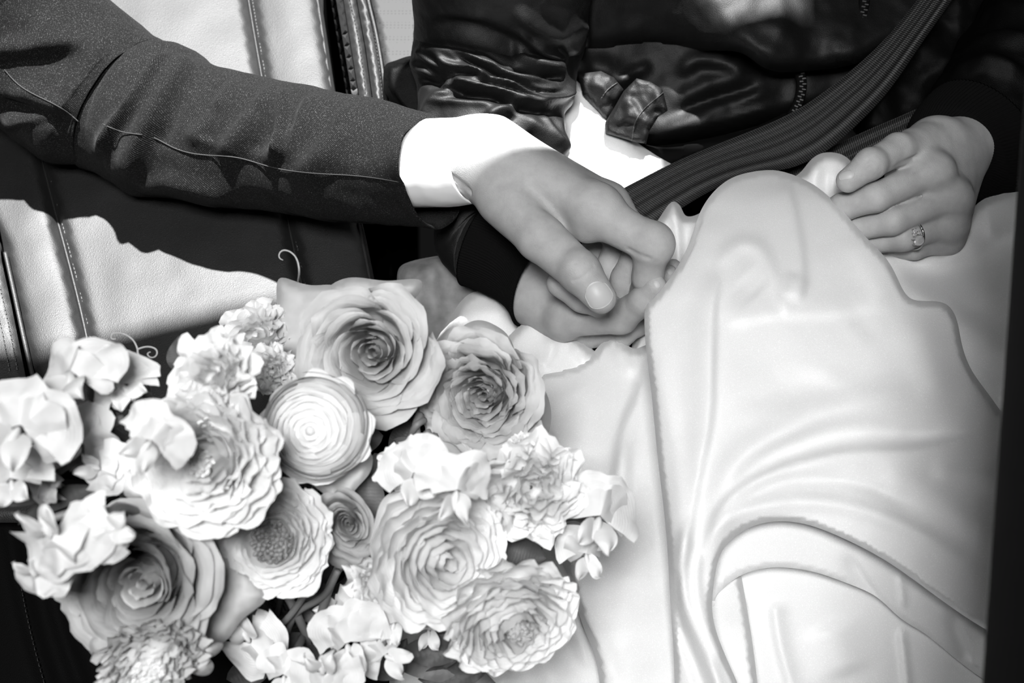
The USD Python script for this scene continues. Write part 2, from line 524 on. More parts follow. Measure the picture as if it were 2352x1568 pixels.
gown('organza', 0.76, 0.22, 0.50)
gown('organza_hem', 0.78, 0.15)
gown('white_skirt', 0.72, 0.1)
mat('shade_grey_gown', {'t': ('texture_coordinate', {}), 'n': ('noise_texture', {'scale': 60.0, 'detail': 4.0}), 'r': ('rgb_ramp', {'ramp': [(0.3, grey(0.13)), (0.7, grey(0.28))]}), 'p': ('principled_bsdf', {'roughness': 0.7, 'specular_ior_level': 0.2, 'sheen_weight': 0.1})},  # gown cloth in shadow, the shade painted as mottled grey
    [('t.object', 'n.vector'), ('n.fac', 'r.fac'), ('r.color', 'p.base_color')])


def petal_mat(name, g, trans=0.25, vein=0.06):
    mat(name, {'t': ('texture_coordinate', {}), 'n': ('noise_texture', {'scale': 130.0, 'detail': 3.0}),
               'u': ('uvmap', {'attribute': 'st'}), 'w': ('wave_texture', {'scale': 5.0, 'bands_direction': 'y', 'distortion': 3.0, 'detail': 2.0, 'detail_scale': 1.5}),
               'r': ('rgb_ramp', {'ramp': [(0.25, grey(g * (1 - vein))), (0.75, grey(min(0.95, g * (1 + vein))))]}),
               'b': ('bump', {'strength': 0.12, 'distance': 0.0008}),
               'p': ('principled_bsdf', {'roughness': 0.55, 'specular_ior_level': 0.3, 'sheen_weight': 0.1}),
               'tr': ('translucent_bsdf', {}), 'x': ('mix_closure', {'fac': trans})},
        [('t.object', 'n.vector'), ('n.fac', 'r.fac'), ('r.color', 'p.base_color'), ('r.color', 'tr.color'), ('u.UV', 'w.vector'), ('w.fac', 'b.height'),
         ('b.normal', 'p.normal'), ('p.BSDF', 'x.closure1'), ('tr.BSDF', 'x.closure2')], 'x.closure')


petal_mat('petal_bright', 0.79, 0.25)
petal_mat('petal_dimmed', 0.77, 0.25)  # white petals darkened in colour to offset the flash
petal_mat('petal_dimmed_near', 0.68, 0.25)  # darkened further for the white flowers closest to the flash
petal_mat('petal_white', 0.87, 0.25)
petal_mat('petal_cream', 0.88, 0.25)
petal_mat('petal_pale', 0.80, 0.25)
petal_mat('petal_rose', 0.44, 0.18)
petal_mat('petal_rose_light', 0.55, 0.18)
petal_mat('petal_mauve', 0.30, 0.15)
petal_mat('petal_dusk', 0.25, 0.15)
petal_mat('flower_heart', 0.20, 0.1, 0.5)
petal_mat('leaf', 0.065, 0.15, 0.3)
petal_mat('leaf_pale', 0.16, 0.2, 0.2)
plain('stem', 0.17, 0.5, 0.4)
plain('tendril', 0.38, 0.5, 0.4)
plain('platinum', 0.6, 0.18, 0.5, metallic=1.0)
plain('diamond', 0.85, 0.10, 1.0, metallic=0.55)

# ------------------------------------------------------------------ the car
SEAT_N = np.array([0.0, -0.469, -0.883])
SEAT_C = -0.826


def seat_D(u, v, lift=0.0):
    """Depth along the view of the seat's plane, raised by lift metres."""
    return (SEAT_C + lift) / (SEAT_N[0] * (u - 1176) / F + SEAT_N[1] * (v - 784) / F + SEAT_N[2])


def seat_depth(lift):
    return lambda u, v: seat_D(u, v, lift)


# unseen roof whose opening is shaped to outline the sunlit patches
roof_z = 1.46
sw = SUN_TO / np.linalg.norm(SUN_TO) @ M_CAM


def roof_point(q):
    w = to_world(np.asarray(q, float))
    return (w + sw * ((roof_z - w[2]) / sw[2]))[:2]


rim = [roof_point(q) for q in (K(40, 820, seat_D(40, 820)), K(640, 690, seat_D(640, 690)), K(1060, 398, .818), K(1225, 348, .826), K(1440, 452, .96), K(1500, 396, .96), K(1520, 200, .96), K(1640, 112, .925), K(1842, 78, .925))]
rim = [(-1.6, rim[0][1] - 0.05)] + [tuple(map(float, q)) for q in rim]
xr, yr = rim[-1]
solid = [rim + [(1.6, yr), (1.6, 0.13), (-1.6, 0.13)], [(xr, yr - 0.002), (1.6, yr - 0.002), (1.6, 2.2), (xr, 2.2)]]
prisms = []
for poly in solid:
    g = Polygon(poly)
    m = trimesh.creation.extrude_polygon(g, 0.03, engine='earcut')
    prisms.append((m.vertices + [0, 0, roof_z], m.faces))
rv, rf = join(prisms)
ceiling = usdkit.mesh(stage, '/World/ceiling', (rv, rf), MAT['headliner'], smooth=False)
tag(ceiling.GetPrim(), 'unseen car roof lining, its opening shaped to outline the sun patches on the seats', None, None, 'structure')

# the rest of the cabin, dark and mostly out of the picture
for nm, c_, s_ in (('floor', (0, .6, .02), (3.2, 2.6, .04)), ('wall_back', (0, 1.95, .75), (3.2, .06, 1.5)), ('wall_right', (1.15, .6, .75), (.06, 2.6, 1.5)), ('wall_left', (-1.25, .6, .75), (.06, 2.6, 1.5))):
    bv, bf = box(np.array(c_), s_, bev=.2)
    tag(usdkit.mesh(stage, '/World/' + nm, (bv, bf), MAT['cabin'], smooth=False).GetPrim(), None, None, None, 'structure')

# the rear bench
seat = Thing('rear_seat', 'pale sunlit leather car seat with stitched seams between the two people', 'car seat', K(300, 700, seat_D(300, 700)))


def seam_panel(left, right, lift=0.0, rim=34, drop=0.012, mat_='leather', name='seat_panel', label=None, **kw):
    seat.part(name, sheet(list(left) + list(right)[::-1], seat_depth(lift), rim=rim, drop=drop, back=0.05, step=13, spline=False, **kw), mat_, smooth=50, label=label)


sA = [(-62, -300), (-30, -160), (5, 0), (62, 230), (118, 452), (160, 610), (200, 778), (222, 900), (262, 1080), (320, 1300)]
sB = [(520, -300), (545, -160), (571, 0), (602, 180), (640, 390), (663, 514), (690, 640), (722, 790), (760, 960), (800, 1150)]
sC = [(686, -300), (712, -160), (738, 0), (767, 195), (805, 400), (842, 560), (868, 690), (900, 830), (930, 1000)]
s0 = [(-450, -300), (-420, -160), (-400, 200), (-200, 450), (2, 560), (30, 680), (58, 800), (85, 900), (120, 1080)]
soft = [(0.006, 190, 5)]
seam_panel(s0[:1] + [(-420, 300), (-60, 440), (2, 560), (30, 680), (58, 800), (85, 900), (120, 1080)], sA[:-1], noise=soft, strokes=[([(60, 300), (110, 700), (190, 1000)], 60, 60, 3)])
seam_panel(sA, sB, noise=soft, strokes=[([(330, -100), (370, 300), (450, 700), (520, 1100)], 190, 190, 4, 0.0)])
seam_panel(sB[:-1], sC, noise=soft, strokes=[([(650, -100), (700, 250), (760, 600), (830, 950)], 60, 60, 4, 0.0)])


def seam_line(pts, off=0.004, r=0.0011, name='piping', mat_='leather', lift=0.0):
    c = curve(pts, 120)
    seat.part(name, wire(K(c[:, 0], c[:, 1], seat_D(c[:, 0], c[:, 1], lift) + off), r, 8, smooth=False), mat_, smooth=True)


def stitches(pts, gap, th, off, mat_='thread', lift=0.0, r=0.0004, target=None, name='stitching'):
    c = curve(pts, 600)
    w = K(c[:, 0], c[:, 1], seat_D(c[:, 0], c[:, 1], lift) + off)
    s = np.r_[0, np.cumsum(np.linalg.norm(np.diff(w, axis=0), axis=1))]
    out = []
    for a in np.arange(0, s[-1] - th, gap):
        p = np.array([[np.interp(x, s, w[:, k]) for k in range(3)] for x in (a, a + th * 0.5, a + th)])
        p[1, 2] -= 0.0004
        out.append(wire(p, r, 5, smooth=False))
    (target or seat).part(name, join(out), mat_, kind='stuff')


for c_ in (sA, sB):
    seam_line(c_, off=0.0095, r=0.0010, name='seam_welt')
    stitches([(u + 9, v) for u, v in c_], 0.0042, 0.0027, 0.0065)
seam_line([(u - 9, v) for u, v in sC], off=0.0060, r=0.0015)
stitches([(u - 22, v) for u, v in sC], 0.0042, 0.0027, 0.0028)
# left bolster of the bench, and its doubled seam
seam_panel([(-520, 300), (-520, 1200)], [(-8, 500), (4, 600), (26, 700), (46, 800), (66, 900), (96, 1060), (130, 1200)], lift=0.012, name='seat_bolster', mat_='leather', rim=14, drop=0.005, noise=soft)
stitches([(-24, 520), (-4, 640), (18, 740), (40, 850)], 0.004, 0.0026, -0.001, lift=0.012)
stitches([(-40, 560), (-18, 660), (4, 760), (24, 860)], 0.004, 0.0026, -0.001, lift=0.012)
seam_line([(12, 580), (36, 690), (60, 800), (84, 900)], off=0.004, r=0.0018, lift=0.006)
# front of the bench, its shade put into the material
seam_panel([(-300, 1100), (-300, 1700)], [(330, 1100), (420, 1700)], lift=-0.02, mat_='leather_shaded', name='front_panel', strokes=[([(20, 1200), (60, 1400), (110, 1568)], 20, 20, -5, 0.0), ([(95, 1200), (130, 1400), (185, 1568)], 20, 20, -5, 0.0)])
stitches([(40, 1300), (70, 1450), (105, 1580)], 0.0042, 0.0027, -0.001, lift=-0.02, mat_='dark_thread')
seam_panel([(330, 1100), (330, 1700)], [(1200, 1100), (1200, 1700)], lift=-0.03, mat_='leather_shaded', name='front_panel')
# seat under and behind the woman; its black stands in for shade
seat.part('seat_back', sheet([(740, -200), (2700, -200), (2700, 1800), (760, 1800)], lambda u, v: np.maximum(seat_D(u, v, 0.14), 1.23), rim=30, back=0.05, step=45, spline=False), 'seat_shade_black', smooth=50)

# folded armrest beside her: two stitched strips and a perforated panel
arm = Thing('folded_armrest', 'folded leather armrest with double stitching and a perforated panel beside the satin sleeve', 'armrest', K(840, 80, seat_D(840, 80)))


def arm_panel(poly, lift, name, mat_, rim=16, drop=0.008, label=None, strokes=()):
    arm.part(name, sheet(poly, seat_depth(lift), rim=rim, drop=drop, back=0.06, step=9, spline=False, strokes=strokes), mat_, smooth=50, label=label)


arm_panel([(752, -120), (772, 0), (812, 240), (826, 240), (788, 0), (768, -120)], 0.006, 'piping_strip', 'leather', rim=8)
arm_panel([(770, -120), (789, 0), (828, 240), (856, 240), (838, 110), (818, 0), (800, -120)], 0.012, 'side_strip', 'leather', rim=10)
arm_panel([(802, -120), (820, 0), (840, 110), (858, 240), (884, 240), (876, 160), (858, 60), (846, 0), (828, -120)], 0.018, 'side_strip', 'leather', rim=12)
arm_panel([(834, -120), (852, 0), (866, 60), (884, 160), (890, 240), (960, 240), (960, 100), (960, 0), (960, -120)], 0.010, 'perforated_panel', 'perforated_leather', rim=8, drop=0.004, label='grey panel of perforated leather')
arm.part('piping', wire(K(np.array([828, 846, 860, 878, 887]), np.array([-120, 0, 60, 160, 235]), seat_D(np.array([846.] * 5), np.array([-120., 0, 60, 160, 235]), 0.02)), 0.0016), 'leather')
for du in (0, -38):
    stitches([(832 + du - 8, -120), (850 + du - 8, 0), (864 + du - 8, 60), (880 + du - 8, 160), (888 + du - 8, 240)], 0.0042, 0.0028, -0.0012, lift=0.018 if du == 0 else 0.013, mat_='dark_thread', target=arm)
arm_panel([(752, -120), (772, 0), (812, 240), (800, 240), (760, 0), (740, -120)], -0.03, 'gap_lining', 'leather_shaded', rim=6)

# dark door edge close to the lens on the right
a, b = K(2392, 250, 0.44), K(2296, 1750, 0.35)
axd = (b - a) / np.linalg.norm(b - a)
sx = np.cross(axd, FRONT)
sx /= np.linalg.norm(sx)
sx *= np.sign(sx[0])
sz = np.cross(axd, sx)
pr = []
for t_, w_ in ((-0.25, 1), (0, 1), (0.5, 1), (1, 1), (1.2, 1)):
    c = a + (b - a) * t_
    ang = np.linspace(0, 2 * np.pi, 28, endpoint=False)
    e = np.sign(np.cos(ang)) * np.abs(np.cos(ang)) ** 0.4, np.sign(np.sin(ang)) * np.abs(np.sin(ang)) ** 0.4
    pr.append(c + sx * (0.03 + 0.03 * e[0])[:, None] + sz * (0.025 * e[1])[:, None])
single('trim_1', (np.vstack(pr), grid_faces(5, 28, True)), 'black_plastic', 'black trim on the edge of the car door, out of focus at the right', None, None, 'structure')

# ------------------------------------------------------------------ hands
def J(u, v, D):
    return K(u, v, D)


def chain(P, joints, radii, k=0.004):
    """One finger: a run of tapered bones."""
    d = None
    for (a, b, ra, rb) in zip(joints[:-1], joints[1:], radii[:-1], radii[1:]):
        x = capsules(P, J(*a), J(*b), ra, rb)
        d = x if d is None else smin(d, x, k)
    return d


def hand_field(fingers, palm, extra=(), cuts=(), k_root=0.010, k_palm=0.014, k_between=0.0012):
    """fingers: (joints, radii); palm: bones that melt together; extra: (a, b, ra, rb, k) added softly; cuts: (points, radius, depth, softness) creases pressed in."""
    def f(P):
        body = None
        for a, b, ra, rb in palm:
            x = capsules(P, J(*a), J(*b), ra, rb)
            body = x if body is None else smin(body, x, k_palm)
        fs = None
        tot = body
        for it in fingers:
            joints, radii = it[0], it[1]
            kr = it[2] if len(it) > 2 else k_root
            c = chain(P, joints, radii)
            # melts into the palm near the root, stays its own finger further out
            root = np.linalg.norm(P - J(*joints[0]), axis=1)
            kk = np.clip(kr * (1.35 - root / 0.040), k_between, kr)
            tot = np.minimum(smin(tot, c, kk), np.minimum(tot, c))
        for a, b, ra, rb, k in extra:
            tot = smin(tot, capsules(P, J(*a), J(*b), ra, rb), k)
        for pts, rad, dep in cuts:
            pp = np.array([J(*p) for p in pts])
            dd = None
            for a, b in zip(pp[:-1], pp[1:]):
                x = capsules(P, a, b, 0.0, 0.0)
                dd = x if dd is None else np.minimum(dd, x)
            tot = tot + dep * np.exp(-(dd / rad) ** 2)
        return tot
    return f


def make_hand(field, pts, pad=0.03, h=0.0012):
    q = np.array([J(*p) for p in pts])
    return nets(field, q.min(0) - pad, q.max(0) + pad, h)


def on_surface(field, u, v, d0=0.6, d1=1.1):
    """The first hit of the view ray through a pixel, and the outward normal there."""
    t = np.linspace(d0, d1, 900)
    P = K(np.full(900, u), np.full(900, v), t)
    x = field(P)
    i = int(np.argmax(x < 0))
    a = t[i - 1] + (t[i] - t[i - 1]) * x[i - 1] / (x[i - 1] - x[i])
    p = K(u, v, a)
    e = 0.0008
    g = np.array([field((p + e * np.eye(3)[k])[None])[0] - field((p - e * np.eye(3)[k])[None])[0] for k in range(3)])
    return p, g / np.linalg.norm(g)


def nail(field, tip_side, root_side, width, normal_bias=None, lift=0.0004, curv=0.8, bowed=0.00075):
    """A curved nail plate from the root pixel to the tip pixel, width in metres, bent round the finger."""
    a, na = on_surface(field, *root_side)
    b, nb = on_surface(field, *tip_side)
    n = na + nb if normal_bias is None else (na + nb) * 0.5 + np.asarray(normal_bias)
    n /= np.linalg.norm(n)
    ax = b - a
    L = np.linalg.norm(ax)
    ax /= L
    n -= ax * (n @ ax)
    n /= np.linalg.norm(n)
    s = np.cross(ax, n)
    R = width * curv
    x, y = np.meshgrid(np.linspace(-1, 1, 15), np.linspace(0, 1, 15), indexing='ij')
    half = width / 2 * (1 - 0.10 * (1 - y) ** 2)
    yy = y * (1 - 0.16 * x ** 2) + (1 - y) * 0.20 * x ** 2
    xs = x * half * np.sqrt(np.clip(1 - (np.abs(2 * y - 1) ** 4) * 0.35, 0, 1))
    ang = xs / R
    mid = a[None, None] * (1 - yy[..., None]) + b[None, None] * yy[..., None]
    bow = bowed * np.sin(np.pi * np.clip(yy, 0, 1))
    top = mid + s * (R * np.sin(ang))[..., None] + n * (R * (np.cos(ang) - 1) + lift + bow)[..., None]
    edge = np.maximum(np.abs(x), np.abs(2 * y - 1))
    top = top - n * (0.0005 * edge ** 8)[..., None]
    bot = top - n * 0.0008
    V = np.vstack([top.reshape(-1, 3), bot.reshape(-1, 3)])
    m = 15 * 15
    g = grid_faces(15, 15)
    rim = np.r_[np.arange(15), np.arange(1, 15) * 15 + 14, 14 * 15 + np.arange(13, -1, -1), np.arange(13, 0, -1) * 15]
    r2 = np.roll(rim, -1)
    f = np.vstack([g, g[:, ::-1] + m, np.stack([rim, rim + m, r2 + m], 1), np.stack([rim, r2 + m, r2], 1)])
    t0 = V[g[0]]
    if np.cross(t0[1] - t0[0], t0[2] - t0[0]) @ n < 0:
        f = f[:, ::-1]
    return V, f


# ---- the man's right hand, reaching in from the left
man_palm = [((960, 372, .862), (1090, 366, .840), .0250, .0235), ((1000, 345, .862), (1120, 340, .846), .022, .020),
            ((1105, 350, .838), (1372, 478, .806), .0210, .0150),          # index metacarpal
            ((1120, 335, .850), (1395, 468, .826), .0190, .0140),          # middle
            ((1125, 335, .862), (1385, 470, .846), .0180, .0140),
            ((1110, 385, .842), (1215, 500, .818), .0210, .0160),          # thumb base
            ((1150, 420, .850), (1290, 500, .838), .020, .012)]
man_f = hand_field(
    fingers=[([(1362, 486, .806), (1497, 560, .796), (1488, 636, .812), (1472, 684, .845)], [.0152, .0130, .0102, .0090]),
             ([(1395, 472, .828), (1478, 560, .832), (1436, 640, .846), (1415, 700, .858)], [.0138, .0115, .0098, .0085]),
             ([(1380, 472, .850), (1425, 560, .858), (1391, 630, .862), (1392, 695, .872)], [.0135, .0110, .0096, .0082]),
             ([(1360, 470, .868), (1372, 560, .880), (1350, 620, .880), (1352, 660, .884)], [.012, .0100, .0088, .0076]),
             ([(1165, 455, .826), (1242, 545, .802), (1332, 625, .784), (1380, 684, .777)], [.0205, .0162, .0137, .0104], 0.013)],
    palm=man_palm,
    extra=[((1502, 556, .794), (1506, 562, .796), .0116, .0112, .008),     # index knuckle
           ((1325, 612, .777), (1338, 628, .776), .0095, .0095, .006),     # thumb knuckle
           ((1372, 470, .800), (1378, 478, .800), .0115, .0115, .012),
           ((1170, 385, .824), (1340, 462, .800), .0036, .0040, .010),     # tendon of the index
                # tendon of the thumb
           ((1290, 505, .818), (1345, 530, .812), .0050, .0075, .012)],    # skin between thumb and index
    cuts=[([(1215, 440, .805), (1262, 490, .802), (1296, 538, .806)], .0062, .0018),
          ([(1446, 572, .792), (1470, 590, .786), (1490, 592, .786)], .0020, .0012),
          ([(1308, 628, .772), (1322, 604, .768), (1346, 594, .772)], .0012, .0006),
          ([(1318, 644, .770), (1340, 636, .765), (1362, 612, .770)], .0012, .0007),
          ([(1313, 636, .772), (1330, 620, .765), (1354, 602, .772)], .0011, .0004),
          ([(1040, 405, .825), (1062, 425, .823), (1085, 440, .825)], .0020, .0018)])
man_hand = make_hand(man_f, [(930, 372, .862), (1100, 300, .80), (1530, 560, .78), (1462, 700, .9), (1385, 700, .76), (1200, 560, .9)], pad=0.018)

# ---- the woman's right hand, palm up under it
wr_palm = [((1120, 590, .930), (1215, 652, .916), .0190, .0190), ((1222, 655, .912), (1300, 722, .880), .0200, .0140),
           ((1225, 640, .910), (1330, 690, .897), .0200, .0130), ((1235, 635, .918), (1350, 660, .908), .0170, .012), ((1340, 650, .915), (1420, 612, .905), .016, .013),
           ((1225, 690, .895), (1290, 740, .880), .0190, .0135), ((1245, 700, .905), (1340, 762, .898), .0150, .0100)]
wr_f = hand_field(
    fingers=[([(1300, 732, .868), (1426, 728, .840), (1478, 690, .816), (1505, 658, .806)], [.0132, .0115, .0094, .0080]),
             ([(1335, 690, .892), (1435, 690, .876), (1497, 655, .858), (1534, 630, .850)], [.0120, .0098, .0086, .0072]),
             ([(1345, 665, .902), (1445, 668, .890), (1510, 640, .872), (1545, 616, .862)], [.0115, .0092, .0082, .0068]),
             ([(1345, 765, .898), (1425, 768, .880), (1468, 742, .874), (1490, 722, .872)], [.0105, .0095, .0086, .0075]),
             ([(1400, 706, .842), (1337, 684, .828), (1284, 652, .827)], [.0096, .0096, .0088], 0.0015)],
    palm=wr_palm,
    extra=[((1424, 729, .846), (1430, 731, .846), .0094, .0094, .005)],
    cuts=[([(1236, 612, .880), (1262, 628, .868), (1280, 655, .850)], .0016, .0012),
          ([(1258, 646, .862), (1266, 680, .858), (1296, 710, .850), (1340, 718, .845)], .0035, .0030),
          ([(1405, 712, .838), (1412, 735, .836), (1420, 752, .842)], .0011, .0006),
          ([(1414, 708, .838), (1422, 730, .836), (1430, 750, .842)], .0011, .0005),
          ([(1300, 768, .875), (1380, 772, .868), (1440, 762, .862)], .0022, .0016)])
wr_hand = make_hand(wr_f, [(1090, 600, .93), (1200, 600, .85), (1555, 600, .86), (1300, 790, .92), (1300, 740, .84), (1490, 740, .84), (1505, 658, .80)], pad=0.016)

# ---- the woman's left hand with the ring
wl_palm = [((2230, 330, .895), (2165, 345, .870), .0230, .0220), ((2150, 350, .868), (2152, 398, .838), .0190, .0120),
           ((2180, 370, .875), (2194, 460, .845), .0170, .0112), ((2195, 380, .880), (2186, 520, .856), .0160, .0108),
           ((2195, 390, .886), (2178, 548, .868), .0150, .0105), ((2140, 335, .866), (2098, 340, .846), .0170, .0125),
           ((2120, 380, .870), (2090, 430, .858), .0160, .0100), ((2118, 372, .868), (2058, 408, .842), .0150, .0080)]
wl_f = hand_field(
    fingers=[([(2140, 394, .836), (2012, 453, .822), (1935, 476, .836), (1890, 488, .860)], [.0112, .0099, .0094, .0085]),
             ([(2186, 452, .843), (2050, 508, .830), (1968, 524, .846), (1930, 528, .868)], [.0108, .0094, .0089, .0080]),
             ([(2180, 510, .854), (2075, 546, .840), (1995, 557, .858), (1960, 560, .880)], [.0106, .0092, .0084, .0075]),
             ([(2168, 548, .868), (2100, 569, .860), (2040, 573, .872), (2010, 571, .89)], [.0100, .0082, .0074, .0065]),
             ([(2120, 342, .852), (2062, 344, .828), (2000, 377, .812), (1949, 414, .812)], [.0150, .0112, .0100, .0084], 0.009)],
    palm=wl_palm,
    extra=[((2144, 388, .830), (2152, 393, .830), .0085, .0085, .012), ((2192, 452, .838), (2196, 456, .838), .0078, .0078, .012),
           ((1998, 371, .806), (2004, 375, .806), .0070, .0070, .008),
           ((2182, 514, .848), (2186, 518, .848), .0074, .0074, .010), ((2140, 372, .852), (2185, 330, .862), .004, .004, .012)],
    cuts=[([(2098, 362, .825), (2070, 380, .815), (2048, 404, .808)], .0022, .0026),
          ([(1984, 374, .799), (2002, 364, .799), (2016, 378, .80), (2022, 396, .803)], .0012, .0006),
          ([(1996, 384, .80), (2012, 374, .80), (2020, 390, .80)], .0011, .0005),
          ([(2130, 440, .835), (2100, 462, .826), (2060, 480, .818), (2000, 496, .822)], .0012, .0010), ([(2140, 505, .845), (2080, 525, .836), (2010, 538, .842)], .0012, .0010)])
wl_hand = make_hand(wl_f, [(2260, 320, .90), (2100, 310, .80), (1925, 420, .80), (1890, 500, .87), (2010, 575, .89), (2200, 570, .87)], pad=0.015)

# ------------------------------------------------------------------ the man
man = Thing('person', 'person in dark wool suit and white shirt cuff, reaching an arm from the left', 'person', K(560, 330, .95))
man.part('hand', man_hand, 'skin')
man.part('thumbnail', nail(man_f, (1391, 704), (1358, 650), .0192, curv=0.66, lift=0.0010, bowed=0.0017), 'nail', label='broad thumbnail with a pale rim')
slv = man.sub('suit_sleeve', 'dark wool suit sleeve creased at the elbow')
fore = [((330, 100), (180, 385), .975), ((372, 106), (232, 402), .972), ((402, 100), (268, 424), .968), ((452, 120), (302, 448), .962), ((482, 146), (338, 449), .957), ((560, 171), (478, 472), .940), ((655, 187), (610, 484), .926),
        ((760, 207), (755, 508), .906), ((830, 217), (850, 515), .890), ((920, 244), (935, 520), .874), ((990, 267), (1000, 529), .860)]
fore_folds = [([(455, 118), (410, 190), (330, 330), (300, 445)], 20, 46, 7), ([(395, 112), (350, 200), (262, 300), (225, 370)], 16, 18, 7),
              ([(565, 180), (520, 240), (470, 300), (420, 330)], 34, 24, 5), ([(655, 188), (600, 260), (540, 330), (500, 370)], 30, 26, 6),
              ([(668, 200), (655, 260), (650, 330), (640, 370)], 10, 16, 5), ([(740, 205), (700, 280), (640, 350), (600, 385)], 26, 22, 4.5),
              ([(835, 218), (790, 300), (730, 370), (660, 420)], 36, 30, 4), ([(510, 240), (495, 290), (480, 330)], 14, 20, -5),
              ([(610, 240), (600, 300), (585, 360)], 14, 16, -5), ([(420, 180), (400, 260), (350, 350)], 16, 16, -5), ([(900, 260), (930, 360), (935, 430)], 40, 40, 2.5),
              ([(300, 448), (380, 420), (470, 440), (560, 470)], 24, 30, 4), ([(690, 260), (660, 330), (640, 400)], 12, 14, -4), ([(760, 440), (850, 460), (960, 500)], 30, 30, -3)]
fm, fuv = tube(fore, 190, 170, ratio=0.92, strokes=[(q[0], q[1], q[2], q[3] * (1.7 if q[3] > 0 else .8)) for q in fore_folds], open_end=(0.0022, 0.05), wob=[(0.005, 0.03, 3)])
slv.part('forearm_sleeve', fm, 'wool', uv=fuv)
upper = [((40, -330), (-380, 60), .935), ((130, -170), (-270, 150), .945), ((182, -85), (-170, 215), .955), ((252, 2), (-40, 268), .962), ((318, 52), (60, 340), .966), ((352, 80), (120, 374), .966), ((380, 99), (196, 376), .964),
         ((384, 118), (214, 366), .962), ((370, 140), (226, 352), .962)]
up_folds = [([(-60, 155), (60, 142), (150, 128), (250, 122)], 16, 44, -6, 0.5), ([(-60, 120), (80, 110), (200, 100)], 26, 16, 4), ([(-30, 230), (50, 250), (110, 262), (175, 278)], 12, 26, -8, 0.2),
            ([(20, 200), (100, 225), (180, 270)], 18, 18, 4), ([(-10, 300), (70, 275), (160, 262)], 30, 10, 5), ([(380, 110), (320, 190), (250, 270), (205, 350)], 14, 20, 3.5), ([(60, 50), (150, 90), (260, 130)], 40, 40, 4)]
um, uuv = tube(upper, 130, 150, ratio=0.80, strokes=up_folds, wob=[(0.006, 0.035, 5)])
slv.part('upper_sleeve', um, 'wool', uv=uuv)


def seam_on(mesh, pts, r, off=0.0004, n=140):
    """A thin seam laid on a mesh along a line drawn in the picture."""
    t = trimesh.Trimesh(*mesh, process=False)
    c = curve(pts, n)
    q = px(t.vertices)
    fn = t.vertices[:, 2]
    tree = cKDTree(q)
    out = []
    for p in c:
        idx = tree.query(p, 14)[1]
        near = idx[np.argsort(fn[idx])][:4]
        out.append(K(p[0], p[1], fn[near].mean() - off))
    out = np.array(out)
    for _ in range(4):
        out[1:-1] = (out[:-2] + 2 * out[1:-1] + out[2:]) / 4
    return wire(out, r, 6, smooth=False)


slv.part('seam', seam_on(fm, [(236, 285), (290, 305), (345, 313), (400, 340), (470, 356), (545, 362), (620, 383), (720, 398), (830, 405), (945, 424)], .0005), 'wool_seam')
slv.part('seam', seam_on(um, [(10, 160), (50, 200), (110, 232), (160, 262), (205, 305)], .0005), 'wool_seam')
cuff = [((905, 262), (925, 478), .876), ((960, 272), (975, 476), .866), ((1030, 272), (1040, 474), .853), ((1083, 279), (1086, 468), .843)]
cm_, cuv = tube(cuff, 50, 120, ratio=0.98, open_end=(0.0016, 0.03), caps=(False, False), wob=[(0.002, 0.03, 8)])
man.part('shirt_cuff', cm_, 'shirt', label='crisp white shirt cuff')

# ------------------------------------------------------------------ the woman
woman = Thing('person', 'seated person in black satin bomber jacket and pale gown, one palm up in the lap', 'person', K(1700, 600, 1.0))
hands = join([wr_hand, wl_hand])
# forearms inside the sleeves and the lap under the gown, so that both hands belong to one body
fa = [capsule for capsule in (wire([K(1120, 600, .915), K(1110, 420, .955), K(1150, 120, .975), K(1230, -260, .95)], [.022, .026, .030, .035], 20),
                              wire([K(2230, 330, .895), K(2330, 290, .915), K(2560, 120, .95)], [.021, .027, .032], 20))]
torso = tube([((1240, -420), (2500, -420), 1.13), ((1270, -150), (2420, -150), 1.11), ((1330, 120), (2330, 120), 1.10), ((1330, 320), (2250, 320), 1.09)], 20, 60, ratio=0.36)[0]
woman.part('body', join([hands] + fa + [torso]), 'skin')
woman.part('thumbnail', nail(wl_f, (1928, 410), (1962, 398), .0090, curv=0.7, lift=0.0006, bowed=0.0010), 'nail')
woman.part('fingernail', nail(wr_f, (1513, 662), (1504, 644), .0055, curv=0.7, lift=0.0001), 'nail')
woman.part('fingernail', nail(wr_f, (1542, 631), (1534, 616), .0050, curv=0.7, lift=0.0001), 'nail')

